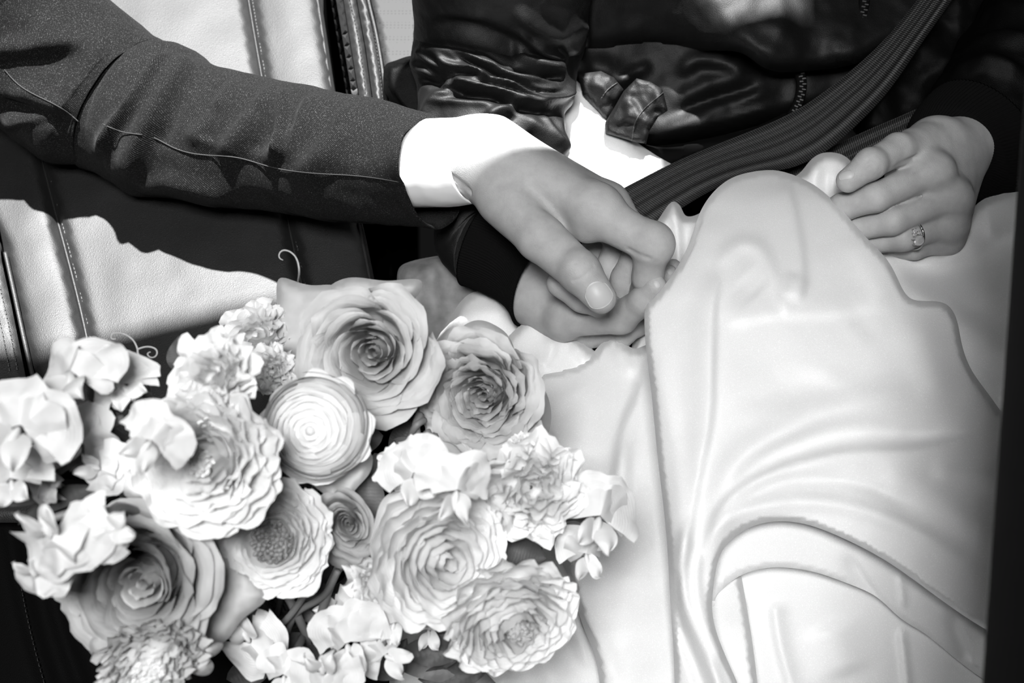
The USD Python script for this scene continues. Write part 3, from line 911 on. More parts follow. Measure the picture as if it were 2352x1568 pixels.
jk = woman.sub('bomber_jacket', 'black satin bomber jacket with a zip and ribbed cuffs')
sl = [((880, -520), (1420, -520), .80), ((905, -200), (1385, -200), .865), ((945, -40), (1362, -20), .905), ((950, 60), (1348, 70), .938), ((950, 96), (1343, 106), .952), ((941, 150), (1326, 165), .944), ((957, 205), (1320, 228), .940), ((960, 265), (1298, 268), .938),
      ((975, 330), (1303, 330), .936), ((985, 400), (1303, 390), .933), ((990, 480), (1270, 440), .928), ((998, 560), (1225, 470), .922), ((1028, 618), (1180, 474), .916), ((1068, 652), (1140, 482), .910)]
sl_folds = [
    ([(952, 95), (985, 118), (1060, 130), (1140, 165), (1200, 182), (1290, 170)], 16, 24, 13),
    ([(1185, 105), (1200, 130), (1240, 150), (1310, 165)], 18, 16, 10),
    ([(960, 60), (1050, 62), (1150, 95), (1240, 140)], 30, 26, -10),
    ([(1010, 130), (1040, 155), (1095, 168), (1112, 182), (1075, 186), (1040, 184)], 14, 12, 10, 0.15),
    ([(1030, 190), (1080, 198), (1150, 212), (1220, 235), (1290, 240)], 10, 16, 12),
    ([(1120, 180), (1180, 205), (1250, 228), (1305, 215), (1322, 180)], 14, 10, 11),
    ([(1040, 124), (1100, 155), (1170, 190), (1250, 222)], 9, 9, -11),
    ([(1170, 163), (1230, 172), (1300, 178)], 10, 10, -12),
    ([(1025, 200), (1060, 215), (1130, 220), (1180, 232)], 12, 18, -9),
    ([(975, 280), (990, 245), (1015, 215), (1060, 202)], 22, 14, 7),
    ([(1110, 275), (1150, 250), (1195, 240), (1200, 250)], 16, 16, 7),
    ([(1130, 292), (1160, 275), (1185, 262)], 8, 8, -7),
    ([(1190, 260), (1230, 290), (1280, 330), (1300, 370)], 26, 20, 6),
    ([(1205, 300), (1240, 335), (1270, 375)], 14, 14, -7),
    ([(1290, 260), (1285, 310), (1296, 360)], 14, 14, 5),
    ([(1160, 10), (1230, 60), (1290, 80), (1350, 20)], 30, 22, 6), ([(1300, 130), (1330, 90), (1345, 40)], 16, 16, 7), ([(1220, 80), (1270, 120), (1310, 140)], 20, 30, 6),
    ([(960, 175), (985, 188), (1030, 182)], 12, 12, -8), ([(945, 130), (960, 160), (1000, 172)], 16, 12, 6)]
sl_fine = [([(1060, 150), (1130, 185), (1230, 205), (1310, 200)], 7, 9, 5), ([(985, 235), (1060, 232), (1150, 240)], 7, 10, 4), ([(1010, 300), (1080, 285), (1150, 300)], 14, 18, 4), ([(960, 250), (1000, 300), (1010, 360)], 12, 14, 4),
           ([(1240, 250), (1262, 300), (1280, 345)], 8, 10, 4), ([(1100, 330), (1180, 320), (1250, 350)], 12, 14, 4), ([(955, 110), (1000, 150), (1060, 172)], 8, 9, 5), ([(1090, 120), (1120, 140), (1150, 165)], 7, 7, 4),
           ([(1000, 20), (1060, 40), (1130, 30)], 16, 18, 3), ([(1180, 60), (1240, 110), (1300, 125)], 9, 12, 4), ([(1120, 215), (1200, 250), (1280, 262)], 6, 8, -5), ([(980, 195), (1030, 205), (1090, 200)], 6, 7, -5)]
sm, suv = tube(sl, 320, 280, ratio=0.62, strokes=[(q[0], q[1] * .74, q[2] * .74, q[3] * .84, *q[4:]) for q in sl_folds] + sl_fine, wob=[(0.004, 0.03, 11), (0.0006, 0.006, 12)])
jk.part('satin_sleeve', sm, 'satin')
jk.part('rib_cuff', tube([((1058, 655), (1128, 474), .912), ((1108, 672), (1166, 488), .908), ((1162, 706), (1212, 530), .904), ((1188, 748), (1248, 572), .899)], 46, 640, ratio=1.0, ribs=(96, 0.00028), open_end=(0.004, 0.04))[0], 'rib_knit', label='ribbed knit cuff')
jk.part('sleeve_elbow', sheet([(885, 150), (905, 140), (945, 128), (985, 150), (1000, 260), (960, 290), (900, 235), (882, 200)], lambda u, v: .985 + 0 * u, rim=20, drop=.02, back=.05, step=8), 'satin_shaded')
# belly panel, the roll under it, pocket flap and hem
jk.part('front_panel', sheet([(1325, -160), (1700, -190), (2300, -190), (2190, -20), (2120, 60), (2040, 110), (1950, 150), (1850, 163), (1790, 165), (1745, 150), (1700, 121), (1600, 116), (1480, 106), (1340, 118), (1330, 40)],
                             lambda u, v: .928 + .00030 * v * np.clip((1720 - u) / 160, 0, 1) - .030 * np.exp(-((u - 1745) / 150) ** 2 - ((v - 130) / 150) ** 2) - .00012 * v * np.clip((u - 1860) / 100, 0, 1), rim=40, drop=.03, back=.07, step=10,
                             strokes=[([(1620, -40), (1650, 40), (1730, 110)], 40, 40, 4), ([(1760, -40), (1790, 20), (1760, 90)], 40, 40, 5), ([(1900, -60), (1930, 60), (1900, 140)], 60, 60, 4)], noise=[(.006, 90, 2), (.003, 30, 9)]), 'satin')
jk.part('lower_panel', sheet([(1325, 50), (1480, 40), (1700, 50), (1860, 80), (2000, 60), (2110, 40), (2060, 140), (1960, 220), (1830, 262), (1700, 300), (1590, 325), (1490, 335), (1420, 322), (1392, 300), (1400, 285), (1350, 232), (1322, 170)],
                             lambda u, v: .972 + .018 * (v - 100) / 200, rim=36, drop=.03, back=.06, step=9,
                             strokes=[([(1330, 150), (1400, 165), (1450, 210)], 30, 24, 9), ([(1560, 185), (1600, 140), (1680, 150), (1720, 170)], 24, 16, 9), ([(1530, 240), (1640, 190), (1760, 170)], 18, 26, 7),
                                      ([(1480, 320), (1600, 275), (1720, 225), (1800, 200)], 22, 22, 9), ([(1560, 310), (1690, 270), (1800, 240)], 16, 14, 7), ([(1420, 200), (1450, 170), (1500, 150)], 14, 14, 6),
                                      ([(1350, 225), (1400, 275), (1440, 300)], 16, 12, 6), ([(1540, 260), (1660, 220), (1760, 195)], 10, 10, -6)], noise=[(.006, 60, 4)]), 'satin')
flap = sheet([(1390, 281), (1412, 245), (1432, 210), (1462, 180), (1494, 188), (1522, 205), (1534, 254), (1512, 268), (1492, 300), (1484, 330), (1462, 327), (1391, 306)], lambda u, v: .942 - .0001 * (u - 1400) + .00006 * (v - 180), rim=9, drop=.003, back=.02, step=5, spline=False,
             strokes=[([(1436, 215), (1458, 252), (1500, 292)], 8, 26, 4), ([(1512, 200), (1496, 238), (1472, 266)], 14, 8, 3), ([(1396, 290), (1440, 270), (1480, 275)], 14, 8, 3), ([(1500, 250), (1512, 258), (1526, 250)], 6, 6, -3)], noise=[(.005, 38, 6), (.002, 14, 8)])
jk.part('pocket_flap', flap, 'satin')
jk.part('seam', seam_on(flap, [(1524, 212), (1500, 232), (1476, 254), (1458, 285), (1452, 322)], .0005), 'dark_thread')
corner = sheet([(1328, 170), (1380, 163), (1410, 178), (1432, 205), (1412, 240), (1396, 284), (1370, 252), (1338, 218)], lambda u, v: .955 + .0001 * (v - 170), rim=10, drop=.004, back=.03, step=6, spline=False, strokes=[([(1350, 180), (1385, 200), (1400, 240)], 12, 22, 4)], noise=[(.005, 40, 7)])
jk.part('pocket_corner', corner, 'satin')
jk.part('seam', seam_on(corner, [(1418, 190), (1396, 206), (1380, 228)], .0005), 'dark_thread')
jk.part('rib_hem', sheet([(1400, 292), (1480, 330), (1600, 322), (1760, 280), (1900, 220), (1900, 300), (1700, 340), (1560, 380), (1496, 396), (1450, 350)], lambda u, v: .985 + 0 * u, rim=20, drop=.015, back=.04, step=9), 'rib_knit')
# zip: two runs of teeth on a tape
for run in ([(1992, -40), (1985, 10), (1975, 60), (1962, 105), (1946, 138)], [(1838, 168), (1842, 190), (1838, 222), (1828, 250), (1818, 266)]):
    c = curve(run, 60)
    dd = .925 if run[0][0] > 1900 else .957
    w = K(c[:, 0], c[:, 1], dd - 0.002)
    jk.part('zip_tape', wire(w + [0, 0, .0015], .0042, 10, smooth=False), 'rib_knit')
    s = np.r_[0, np.cumsum(np.linalg.norm(np.diff(w, axis=0), axis=1))]
    teeth = []
    for i, a_ in enumerate(np.arange(0.001, s[-1], 0.0021)):
        p = np.array([np.interp(a_, s, w[:, k]) for k in range(3)])
        tdir = np.array([np.interp(min(a_ + .001, s[-1]), s, w[:, k]) for k in range(3)]) - np.array([np.interp(a_ - .001, s, w[:, k]) for k in range(3)])
        tdir /= np.linalg.norm(tdir)
        sd = np.cross(tdir, FRONT)
        sd /= np.linalg.norm(sd)
        R_ = np.stack([sd, tdir, np.cross(sd, tdir)], 1)
        teeth.append(box(p + sd * (.0011 if i % 2 else -.0011) - [0, 0, .0026], (.0030, .0011, .0016), R_))
    jk.part('zip_teeth', join(teeth), 'zip_metal', smooth=False, kind='stuff')
# far sleeve and cuff
jk.part('satin_sleeve', tube([((2460, -160), (2700, 300), .97), ((2330, -60), (2560, 380), .955), ((2240, 60), (2440, 440), .94), ((2185, 150), (2380, 450), .925), ((2150, 205), (2335, 448), .915)], 130, 140, ratio=0.75, wob=[(0.012, 0.03, 13)],
                             strokes=[([(2200, 120), (2280, 90), (2400, 110)], 14, 20, 7), ([(2190, 60), (2300, 20), (2400, 30)], 16, 16, 7), ([(2160, 180), (2260, 150), (2360, 180)], 14, 14, 6)])[0], 'satin_shaded')
jk.part('rib_cuff', tube([((2160, 196), (2350, 452), .915), ((2130, 225), (2320, 455), .908), ((2108, 258), (2282, 452), .900), ((2100, 285), (2254, 436), .894)], 46, 700, ratio=0.85, ribs=(100, 0.0004), open_end=(0.005, 0.04))[0], 'rib_knit', label='ribbed knit cuff')
jk.part('side_panel', sheet([(2050, 110), (2110, 60), (2180, -40), (2420, -120), (2420, 300), (2180, 330), (2050, 330), (1960, 300), (1980, 200)], lambda u, v: 1.0 + 0 * u, rim=40, drop=.03, back=.05, step=12, noise=[(.02, 70, 3)]), 'satin_shaded')

# ------------------------------------------------------------------ seat belt
belt = Thing('seat_belt', 'black ribbed seat belt slanting across the lap below the bomber jacket', 'seat belt', K(1700, 340, .95))


def strap(upper_, lower_, D, name, ridge=0.0008):
    a_, b_ = curve(upper_, 150), curve(lower_, 150)
    dd = curve(np.c_[np.linspace(0, 1, len(D)), D], 150)[:, 1]
    s = np.linspace(0, 1, 44)
    uv_ = a_[:, None] * (1 - s)[None, :, None] + b_[:, None] * s[None, :, None]
    hump = ridge * (np.cos(s * 2 * np.pi * 4) - 1.2) - .004 * np.sin(np.pi * s)
    P = K(uv_[..., 0], uv_[..., 1], dd[:, None] + hump[None])
    Q = P + [0, 0, .0016]
    L = np.r_[0, np.cumsum(np.linalg.norm(np.diff(P[:, 22], axis=0), axis=1))]
    st = np.stack(np.broadcast_arrays(L[:, None], (s * .045)[None]), -1).reshape(-1, 2)
    V = np.vstack([P.reshape(-1, 3), Q.reshape(-1, 3)])
    g, m = grid_faces(150, 44), 150 * 44
    e = []
    for r_ in (np.arange(150) * 44, np.arange(150) * 44 + 43):
        e += [np.stack([r_[:-1], r_[1:], r_[1:] + m], 1), np.stack([r_[:-1], r_[1:] + m, r_[:-1] + m], 1)]
    belt.part(name, (V, np.vstack([g, g[:, ::-1] + m] + e)), 'webbing', uv=np.vstack([st, st]))


strap([(1330, 505), (1405, 448), (1470, 412), (1550, 372), (1650, 330), (1750, 290), (1830, 252), (1900, 205), (1980, 140), (2050, 70), (2120, -20), (2180, -120)],
      [(1420, 580), (1500, 522), (1570, 475), (1650, 430), (1740, 400), (1820, 384), (1900, 345), (1970, 285), (2040, 210), (2110, 110), (2180, 10), (2260, -110)], [.925, .93, .93, .925, .92, .92, .93], 'shoulder_belt')
strap([(1780, 420), (1850, 372), (1950, 318), (2060, 270), (2150, 230)], [(1800, 500), (1880, 460), (1980, 408), (2080, 350), (2170, 310)], [.965, .965, .965, .965], 'lap_belt')

# ------------------------------------------------------------------ the gown, in the folds that lie over the lap
gown_ = woman.sub('gown', 'pale sheer organza gown falling in broad folds')


def fold(name, outline, depth, strokes=(), mat_='organza', k=.8, **kw):
    kw.setdefault('step', 9)
    gown_.part(name, sheet(outline, depth, soften(strokes, k), **kw), mat_)


def soften(strokes, k=0.5):
    return [(q[0], max(q[1], 11), max(q[2], 11), q[3] * k, *q[4:]) for q in strokes]


def lerp(x, pts):
    p = np.asarray(pts, float)
    return PchipInterpolator(p[:, 0], p[:, 1], extrapolate=True)(np.clip(x, p[0, 0], p[-1, 0]))


# sunlit skirt beside the satin sleeve; behind the cuff, a piece with painted shade
fold('skirt_fold', [(1250, 170), (1330, 190), (1420, 290), (1530, 370), (1560, 400), (1480, 520), (1380, 540), (1250, 500)], lambda u, v: .972 - .02 * (v - 200) / 300, mat_='white_skirt', rim=20, drop=.01,
     strokes=[([(1350, 300), (1420, 330), (1500, 400)], 20, 30, 5)])
fold('shade_grey_gown', [(914, 622), (932, 604), (990, 590), (1120, 580), (1200, 640), (1200, 800), (1050, 860), (900, 900), (820, 860), (900, 720)], lambda u, v: .945 + 0 * u, mat_='shade_grey_gown', rim=26, drop=.03,
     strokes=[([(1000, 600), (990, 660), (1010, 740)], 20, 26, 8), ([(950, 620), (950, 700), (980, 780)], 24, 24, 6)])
# the small peaks beside the joined hands and the fold behind the ring hand
fold('skirt_fold', [(1478, 560), (1500, 520), (1524, 486), (1546, 463), (1563, 474), (1574, 494), (1600, 493), (1660, 470), (1700, 600), (1660, 900), (1480, 870), (1450, 800), (1480, 740), (1500, 640)], lambda u, v: .895 - .01 * (v - 460) / 200, rim=20, drop=.025,
     strokes=[([(1548, 480), (1556, 540), (1560, 620)], 8, 12, 7, 0.1), ([(1600, 510), (1598, 560), (1585, 640)], 18, 14, 6), ([(1520, 510), (1515, 580)], 12, 12, 4)])
fold('skirt_fold', [(1800, 430), (1836, 398), (1858, 372), (1884, 353), (1920, 351), (1948, 364), (1966, 392), (2010, 480), (2050, 620), (1900, 640), (1800, 560)], lambda u, v: .885 + 0 * u, rim=26, drop=.03,
     strokes=[([(1880, 370), (1872, 420), (1880, 470)], 20, 16, 5), ([(1925, 380), (1915, 430), (1925, 480)], 14, 14, 5)])
# the side under the ring hand
fold('skirt_fold', [(1920, 560), (2000, 568), (2060, 578), (2120, 582), (2180, 570), (2202, 552), (2216, 520), (2232, 482), (2262, 456), (2310, 440), (2380, 430), (2520, 430), (2520, 1250), (2200, 1250), (1960, 900)],
     lambda u, v: lerp(v, [(430, .892), (560, .868), (700, .843), (900, .815), (1250, .780)]), k=1.0, rim=20, drop=.014, step=10,
     strokes=[([(2230, 500), (2300, 480), (2400, 520)], 34, 50, 9), ([(2040, 600), (2130, 625), (2240, 600), (2340, 550)], 26, 40, -9), ([(2050, 600), (2120, 690), (2230, 760), (2340, 860)], 36, 60, 7), ([(2260, 620), (2310, 740), (2350, 880)], 60, 60, 5)], noise=[(.004, 120, 3)])
# mounds left of the lap
fold('skirt_fold', [(980, 830), (1012, 764), (1040, 718), (1064, 686), (1092, 669), (1122, 670), (1152, 684), (1174, 716), (1200, 748), (1260, 790), (1260, 960), (1100, 1000), (960, 960)], lambda u, v: .922 - .03 * (v - 670) / 250, rim=26, drop=.018,
     strokes=[([(1020, 790), (1070, 730), (1140, 715), (1180, 740)], 18, 30, 6)])
fold('skirt_fold', [(1130, 830), (1172, 768), (1200, 742), (1220, 731), (1244, 738), (1262, 756), (1308, 768), (1344, 788), (1366, 806), (1420, 860), (1400, 960), (1240, 1000), (1120, 960)], lambda u, v: .888 - .03 * (v - 730) / 200, rim=24, drop=.016,
     strokes=[([(1275, 772), (1262, 810), (1240, 850)], 14, 22, 7), ([(1310, 785), (1340, 812), (1330, 840)], 20, 24, 5), ([(1255, 790), (1250, 840)], 10, 10, -3)])
left_D = lambda u, v: lerp(v, [(770, .868), (950, .835), (1250, .78), (1650, .735)]) + .00006 * (1480 - u)
fold('skirt_fold', [(1180, 900), (1250, 853), (1310, 842), (1350, 822), (1378, 792), (1400, 775), (1416, 772), (1432, 784), (1456, 800), (1490, 790), (1580, 800), (1640, 1000), (1700, 1950), (1440, 1960), (1376, 1560), (1340, 1440), (1300, 1310), (1240, 1200), (1160, 1100), (1140, 980)],
     left_D, rim=16, drop=.012, back=.02, step=10,
     strokes=[([(1470, 820), (1470, 900), (1440, 970), (1422, 1060), (1405, 1160)], 30, 7, 8), ([(1440, 1000), (1435, 1120), (1450, 1250)], 14, 34, 6), ([(1410, 790), (1440, 840), (1465, 850)], 24, 20, 5), ([(1330, 1330), (1370, 1440), (1410, 1560)], 26, 30, 3, 0.0),
              ([(1290, 870), (1330, 960), (1330, 1060)], 60, 60, 5)], noise=[(.005, 160, 5)])
fold('skirt_fold', [(1000, 1180), (1160, 1150), (1300, 1240), (1360, 1400), (1460, 1950), (1000, 1900), (900, 1500)], lambda u, v: .835 - .05 * (v - 1200) / 400, rim=30, drop=.02,
     strokes=[([(1270, 1260), (1310, 1400), (1370, 1560)], 20, 24, 8), ([(1150, 1400), (1230, 1500), (1300, 1600)], 40, 30, 7), ([(1060, 1500), (1150, 1560)], 30, 30, 6)])
# the broad front of the lap
lap_D = lambda u, v: lerp(v, [(390, .862), (470, .822), (700, .760), (1000, .725), (1300, .700), (1650, .690)]) + .045 * (np.clip(np.abs(u - 1820) / 460, 0, 1.6) ** 2.2) * np.where(u > 1820, .45, 1.0)
lap = [(1575, 1960), (1546, 1680), (1541, 1400), (1530, 1220), (1512, 1060), (1496, 900), (1484, 800), (1480, 735), (1484, 704), (1502, 684), (1530, 650), (1562, 602), (1588, 545), (1606, 492), (1636, 444), (1680, 409), (1730, 394), (1780, 391), (1826, 403), (1870, 425),
       (1915, 462), (1960, 512), (2004, 560), (2040, 600), (2064, 645), (2090, 684), (2130, 691), (2172, 698), (2196, 730), (2208, 785), (2232, 850), (2278, 915), (2340, 980), (2500, 1080), (2500, 1590), (2380, 1520), (2261, 1443), (2160, 1376), (2060, 1304), (1990, 1262), (1926, 1231), (1859, 1206), (1790, 1197), (1725, 1210), (1682, 1238), (1655, 1272), (1641, 1330), (1636, 1400), (1652, 1470), (1690, 1560), (1740, 1680), (1800, 1960)]
fold('lap_fold', lap, lap_D, k=.55, rim=15, drop=.009, back=.02, step=8, strokes=[
    ([(1660, 610), (1640, 680), (1634, 760), (1632, 850), (1628, 960), (1606, 1080), (1584, 1220), (1572, 1340)], 8, 46, 10, 0.12),      # flap edge down the left
    ([(1500, 720), (1520, 860), (1550, 1040), (1560, 1240), (1560, 1450)], 22, 26, 5),
    ([(1650, 738), (1720, 728), (1800, 716), (1900, 716), (1990, 702), (2060, 690)], 40, 14, 4, 0.15),
    ([(1800, 402), (1818, 480), (1836, 580), (1838, 660), (1828, 700)], 14, 40, 8, 0.15),
    ([(1648, 640), (1668, 586), (1710, 560), (1750, 580), (1776, 640), (1800, 690)], 20, 18, 6),
    ([(1830, 620), (1810, 680), (1780, 705)], 26, 24, 6), ([(1700, 640), (1740, 680)], 40, 40, -4),
    ([(1640, 480), (1620, 560), (1580, 640), (1550, 720)], 30, 40, 4),
    ([(1950, 530), (2000, 620), (2050, 690)], 50, 30, 5),
    ([(2040, 710), (2110, 770), (2140, 860), (2200, 930)], 40, 50, 8, 0.3), ([(1990, 730), (1920, 800), (1880, 900)], 60, 60, 5),
    ([(1640, 760), (1760, 840), (1800, 950)], 70, 90, -5),
    ([(1610, 1240), (1640, 1160), (1690, 1080), (1790, 1000), (1890, 950), (2050, 920), (2200, 930)], 44, 34, 11, 0.3),                     # the sweeping folds
    ([(1660, 1130), (1745, 1062), (1850, 1020), (1970, 996), (2100, 1000), (2250, 985)], 24, 26, -12, 0.25),
    ([(1618, 1290), (1640, 1200), (1690, 1135), (1760, 1088), (1860, 1054), (1975, 1036), (2105, 1030), (2300, 990)], 12, 40, 10, 0.2),
    ([(1990, 1060), (2100, 1110), (2220, 1190), (2330, 1290)], 40, 36, 7), ([(2130, 1080), (2220, 1090), (2320, 1110)], 22, 22, 5),
    ([(1614, 1330), (1624, 1262), (1662, 1200), (1748, 1162), (1860, 1150), (1975, 1168), (2105, 1222), (2290, 1340)], 20, 24, 8, 0.2),
    ([(1680, 1180), (1760, 1120), (1870, 1100), (2000, 1120), (2140, 1190)], 14, 14, -5),
    ([(1585, 1180), (1566, 1290), (1580, 1400), (1630, 1520), (1670, 1640)], 18, 14, 10, 0.15),
    ([(1552, 1300), (1556, 1420), (1600, 1540), (1640, 1660)], 10, 10, -8, 0.1),
    ([(1606, 1240), (1600, 1330), (1616, 1420), (1668, 1540)], 12, 14, 7, 0.15),
    ([(1680, 1250), (1725, 1220), (1790, 1206), (1860, 1215), (1930, 1242), (2060, 1314), (2261, 1455)], 8, 8, 3, 0.1)], noise=[(.003, 140, 4)])
# the two sheer layers that show under its edge
gown_.part('hem_layer', sheet([(1630, 1420), (1640, 1300), (1680, 1200), (1790, 1150), (1930, 1190), (2080, 1270), (2290, 1420), (2500, 1560), (2500, 1760), (2360, 1640), (2262, 1562), (2180, 1500), (2120, 1452), (2069, 1420), (2015, 1372), (1948, 1340), (1880, 1316), (1830, 1306), (1774, 1303), (1702, 1321), (1660, 1352), (1642, 1385), (1660, 1480), (1640, 1500)],
                               lambda u, v: .745 + .03 * (np.clip(np.abs(u - 1820) / 460, 0, 1.6) ** 2.2), rim=7, drop=.003, back=.004, step=8,
                               strokes=[([(1650, 1375), (1702, 1330), (1774, 1311), (1837, 1315), (1948, 1348), (2015, 1380), (2069, 1430)], 7, 7, 2.0, 0.05), ([(1940, 1260), (2000, 1350), (2070, 1430)], 8, 26, -4), ([(2066, 1310), (2072, 1360), (2078, 1400)], 7, 7, 2.5), ([(2180, 1400), (2210, 1470), (2230, 1530)], 8, 20, -4)]), 'organza_hem')
gown_.part('underskirt', sheet([(1600, 1380), (1660, 1280), (1800, 1240), (2000, 1290), (2200, 1420), (2500, 1620), (2500, 1960), (1700, 1960), (1620, 1560)],
                                lambda u, v: .775 - .012 * (v - 1300) / 300 + .02 * (np.clip(np.abs(u - 1840) / 460, 0, 1.6) ** 2.2), rim=20, drop=.01, back=.02, step=9,
                                strokes=[([(1700, 1370), (1698, 1470), (1716, 1600)], 9, 30, 5, 0.1), ([(1776, 1380), (1790, 1480), (1830, 1620)], 22, 9, 4, 0.1), ([(2070, 1440), (2080, 1520), (2090, 1620)], 8, 10, 4, 0.1), ([(1650, 1390), (1670, 1470), (1705, 1560)], 8, 8, 3), ([(1900, 1420), (1950, 1560)], 50, 50, 4)]), 'organza_hem')

# ------------------------------------------------------------------ the bouquet
def frame(n, roll=0.0):
    n = np.asarray(n, float)
    n /= np.linalg.norm(n)
    x = np.cross([0, 1, 0], n)
    x /= np.linalg.norm(x)
    y = np.cross(n, x)
    c, s = math.cos(roll), math.sin(roll)
    return np.stack([c * x + s * y, -s * x + c * y, n], 0)     # rows: local x, y, z in view axes


def cup_petal(rng, phi, hw, prof, cut=0.22, tilt=0.05, ruff=0.03, freq=2.0, nu=17, nv=13, notch=0.0, fold=0.0):
    """A petal wrapped round the flower's axis: prof are (radius, height) points from its base to its lip."""
    w, v = np.meshgrid(np.linspace(-1, 1, nu), np.linspace(0, 1, nv), indexing='ij')
    pr = np.asarray(prof, float)
    d = np.r_[0, np.cumsum(np.linalg.norm(np.diff(pr, axis=0), axis=1))]
    ip = PchipInterpolator(d / d[-1], pr)
    ph, ph2 = rng.uniform(0, 6.28, 2)
    vv = v * (1 - cut * np.abs(w) ** 2.6 - notch * np.exp(-(w / 0.25) ** 2) + 0.025 * np.sin(5 * w + ph))
    rz = ip(np.clip(vv, 0, 1))
    r, z = rz[..., 0], rz[..., 1]
    R = pr[-1, 0]
    dr = ip.derivative()(np.clip(vv, 0, 1))
    nrm = np.stack([dr[..., 1], -dr[..., 0]], -1)
    nrm /= np.maximum(np.linalg.norm(nrm, axis=-1, keepdims=True), 1e-9)
    off = ruff * (np.sin(freq * np.pi * w + ph) + 0.5 * np.sin(2.3 * freq * np.pi * w + ph2)) * vv ** 2.5 + fold * np.abs(w) ** 1.5 * vv
    r = r * (1 + tilt * w) + off * nrm[..., 0]
    z = z + off * nrm[..., 1] - 0.25 * tilt * w * vv * R
    a = phi + hw * w * (0.70 + 0.30 * vv)
    P = np.stack([r * np.cos(a), r * np.sin(a), z], -1)
    uv = np.stack([w * 0.5 + 0.5, v], -1).reshape(-1, 2)
    return P.reshape(-1, 3), grid_faces(nu, nv), uv


def rose_petals(rng, n=9, counts=(2, 3, 3, 3, 4, 4, 5, 5, 5), depth=0.75, outer_open=0.28, heart=0.0, ruff=0.022, spiral=0.10, inner=0.07):
    out, phi0 = [], rng.uniform(0, 6.28)
    for i in range(n):
        q = i / (n - 1)
        k = counts[min(i, len(counts) - 1)]
        rl = inner + (1 - inner) * q ** 1.05
        top = 0.26 + 0.30 * np.sin(np.pi * min(1, q * 1.05) * 0.62) - outer_open * 1.5 * max(0, q - 0.62) ** 1.1 - heart * (1 - q) ** 2
        for j in range(k):
            rr = rl * rng.uniform(0.93, 1.07)
            tt = top + rng.uniform(-0.035, 0.035)
            cu = 0.02 + 0.13 * q ** 2
            prof = [(0.05 + 0.05 * q, -depth * 0.55), (0.12 + 0.42 * rr, -depth * 0.45 + 0.20 * tt), (0.03 + 0.80 * rr, tt - 0.22 - 0.05 * q), (rr * 0.95, tt - 0.03), (rr + cu * 0.35, tt + 0.005), (rr + cu, tt - cu * 0.55)]
            ph = phi0 + 2 * np.pi * (j + rng.uniform(-.08, .08)) / k + i * 2.4
            out.append((q, *cup_petal(rng, ph, np.pi / k * rng.uniform(1.22, 1.4), prof, cut=0.16 + 0.06 * rng.random(), tilt=spiral * rng.uniform(.6, 1.3), ruff=ruff * (0.4 + q), freq=rng.uniform(1.2, 2.4))))
    return out


def ranunculus_petals(rng, n=9, base_count=6, dome=0.34, open_=0.5, ruff=0.02, spiral=0.06, inner=0.10, splay=0.0, notch=0.05, skew=0.0):
    """Many thin layers, their lips lying on a low dome; 'open_' lets the lips lean outward."""
    out, phi0 = [], rng.uniform(0, 6.28)
    for i in range(n):
        q = i / (n - 1)
        k = int(round(base_count * (0.55 + 0.65 * q)))
        rl = inner + (1 - inner) * q ** 0.9
        top = dome * (1 - q ** 1.8) - splay * max(0, q - .7)
        for j in range(k):
            rr = rl * rng.uniform(0.93, 1.06)
            tt = top + rng.uniform(-0.03, 0.03)
            lean = open_ * (0.35 + 0.65 * q)
            prof = [(0.04, -0.42), (0.10 + 0.55 * rr * (1 - .25 * lean), -0.34 + 0.25 * tt), (rr * (1 - 0.34 * lean) + .02, tt - 0.17), (rr * (1 - 0.08 * lean), tt - 0.03), (rr + 0.02 * lean, tt + 0.012)]
            ph = phi0 + 2 * np.pi * (j + rng.uniform(-.12, .12)) / k + i * 2.4
            out.append((q, *cup_petal(rng, ph, np.pi / k * rng.uniform(1.25, 1.55), prof, cut=0.14 + .05 * rng.random(), tilt=spiral * rng.uniform(.5, 1.4), ruff=ruff * (0.5 + q), freq=rng.uniform(1.5, 3.0), notch=notch * rng.random(), nu=15, nv=11)))
    return out


def swirl_petals(rng, n=10, k=4):
    """A closed ranunculus: petals lie along a ball, their lips drawing a spiral."""
    out = []
    for i in range(n):
        q = i / (n - 1)
        th = np.radians(3 + 84 * q ** 0.95)          # polar angle of the lip
        kk = 2 if i < 2 else k
        for j in range(kk):
            a = np.linspace(np.radians(125), th, 7)
            rad = 0.70 + 0.28 * q + 0.03 * np.linspace(0, 1, 7) ** 2 + 0.02 * j / kk
            prof = list(zip(rad * np.sin(a), rad * np.cos(a) * 0.80 - 0.2))
            prof.append((prof[-1][0] + 0.016, prof[-1][1] + 0.034 + .01 * q))
            out.append((q, *cup_petal(rng, 2 * np.pi * j / kk + i * 1.15 + rng.uniform(-.1, .1), np.pi / kk * 1.5, prof, cut=0.12, tilt=0.075, ruff=0.010, freq=1.5, nu=21, nv=14)))
    for j in range(4):
        prof = [(0.2, -0.5), (0.62, -0.46), (0.98, -0.30), (1.16, -0.22 + .05 * rng.random())]
        out.append((1.0, *cup_petal(rng, 1.2 + j * 1.5, 0.62, prof, cut=0.2, tilt=0.02, ruff=0.03, notch=0.12)))
    return out


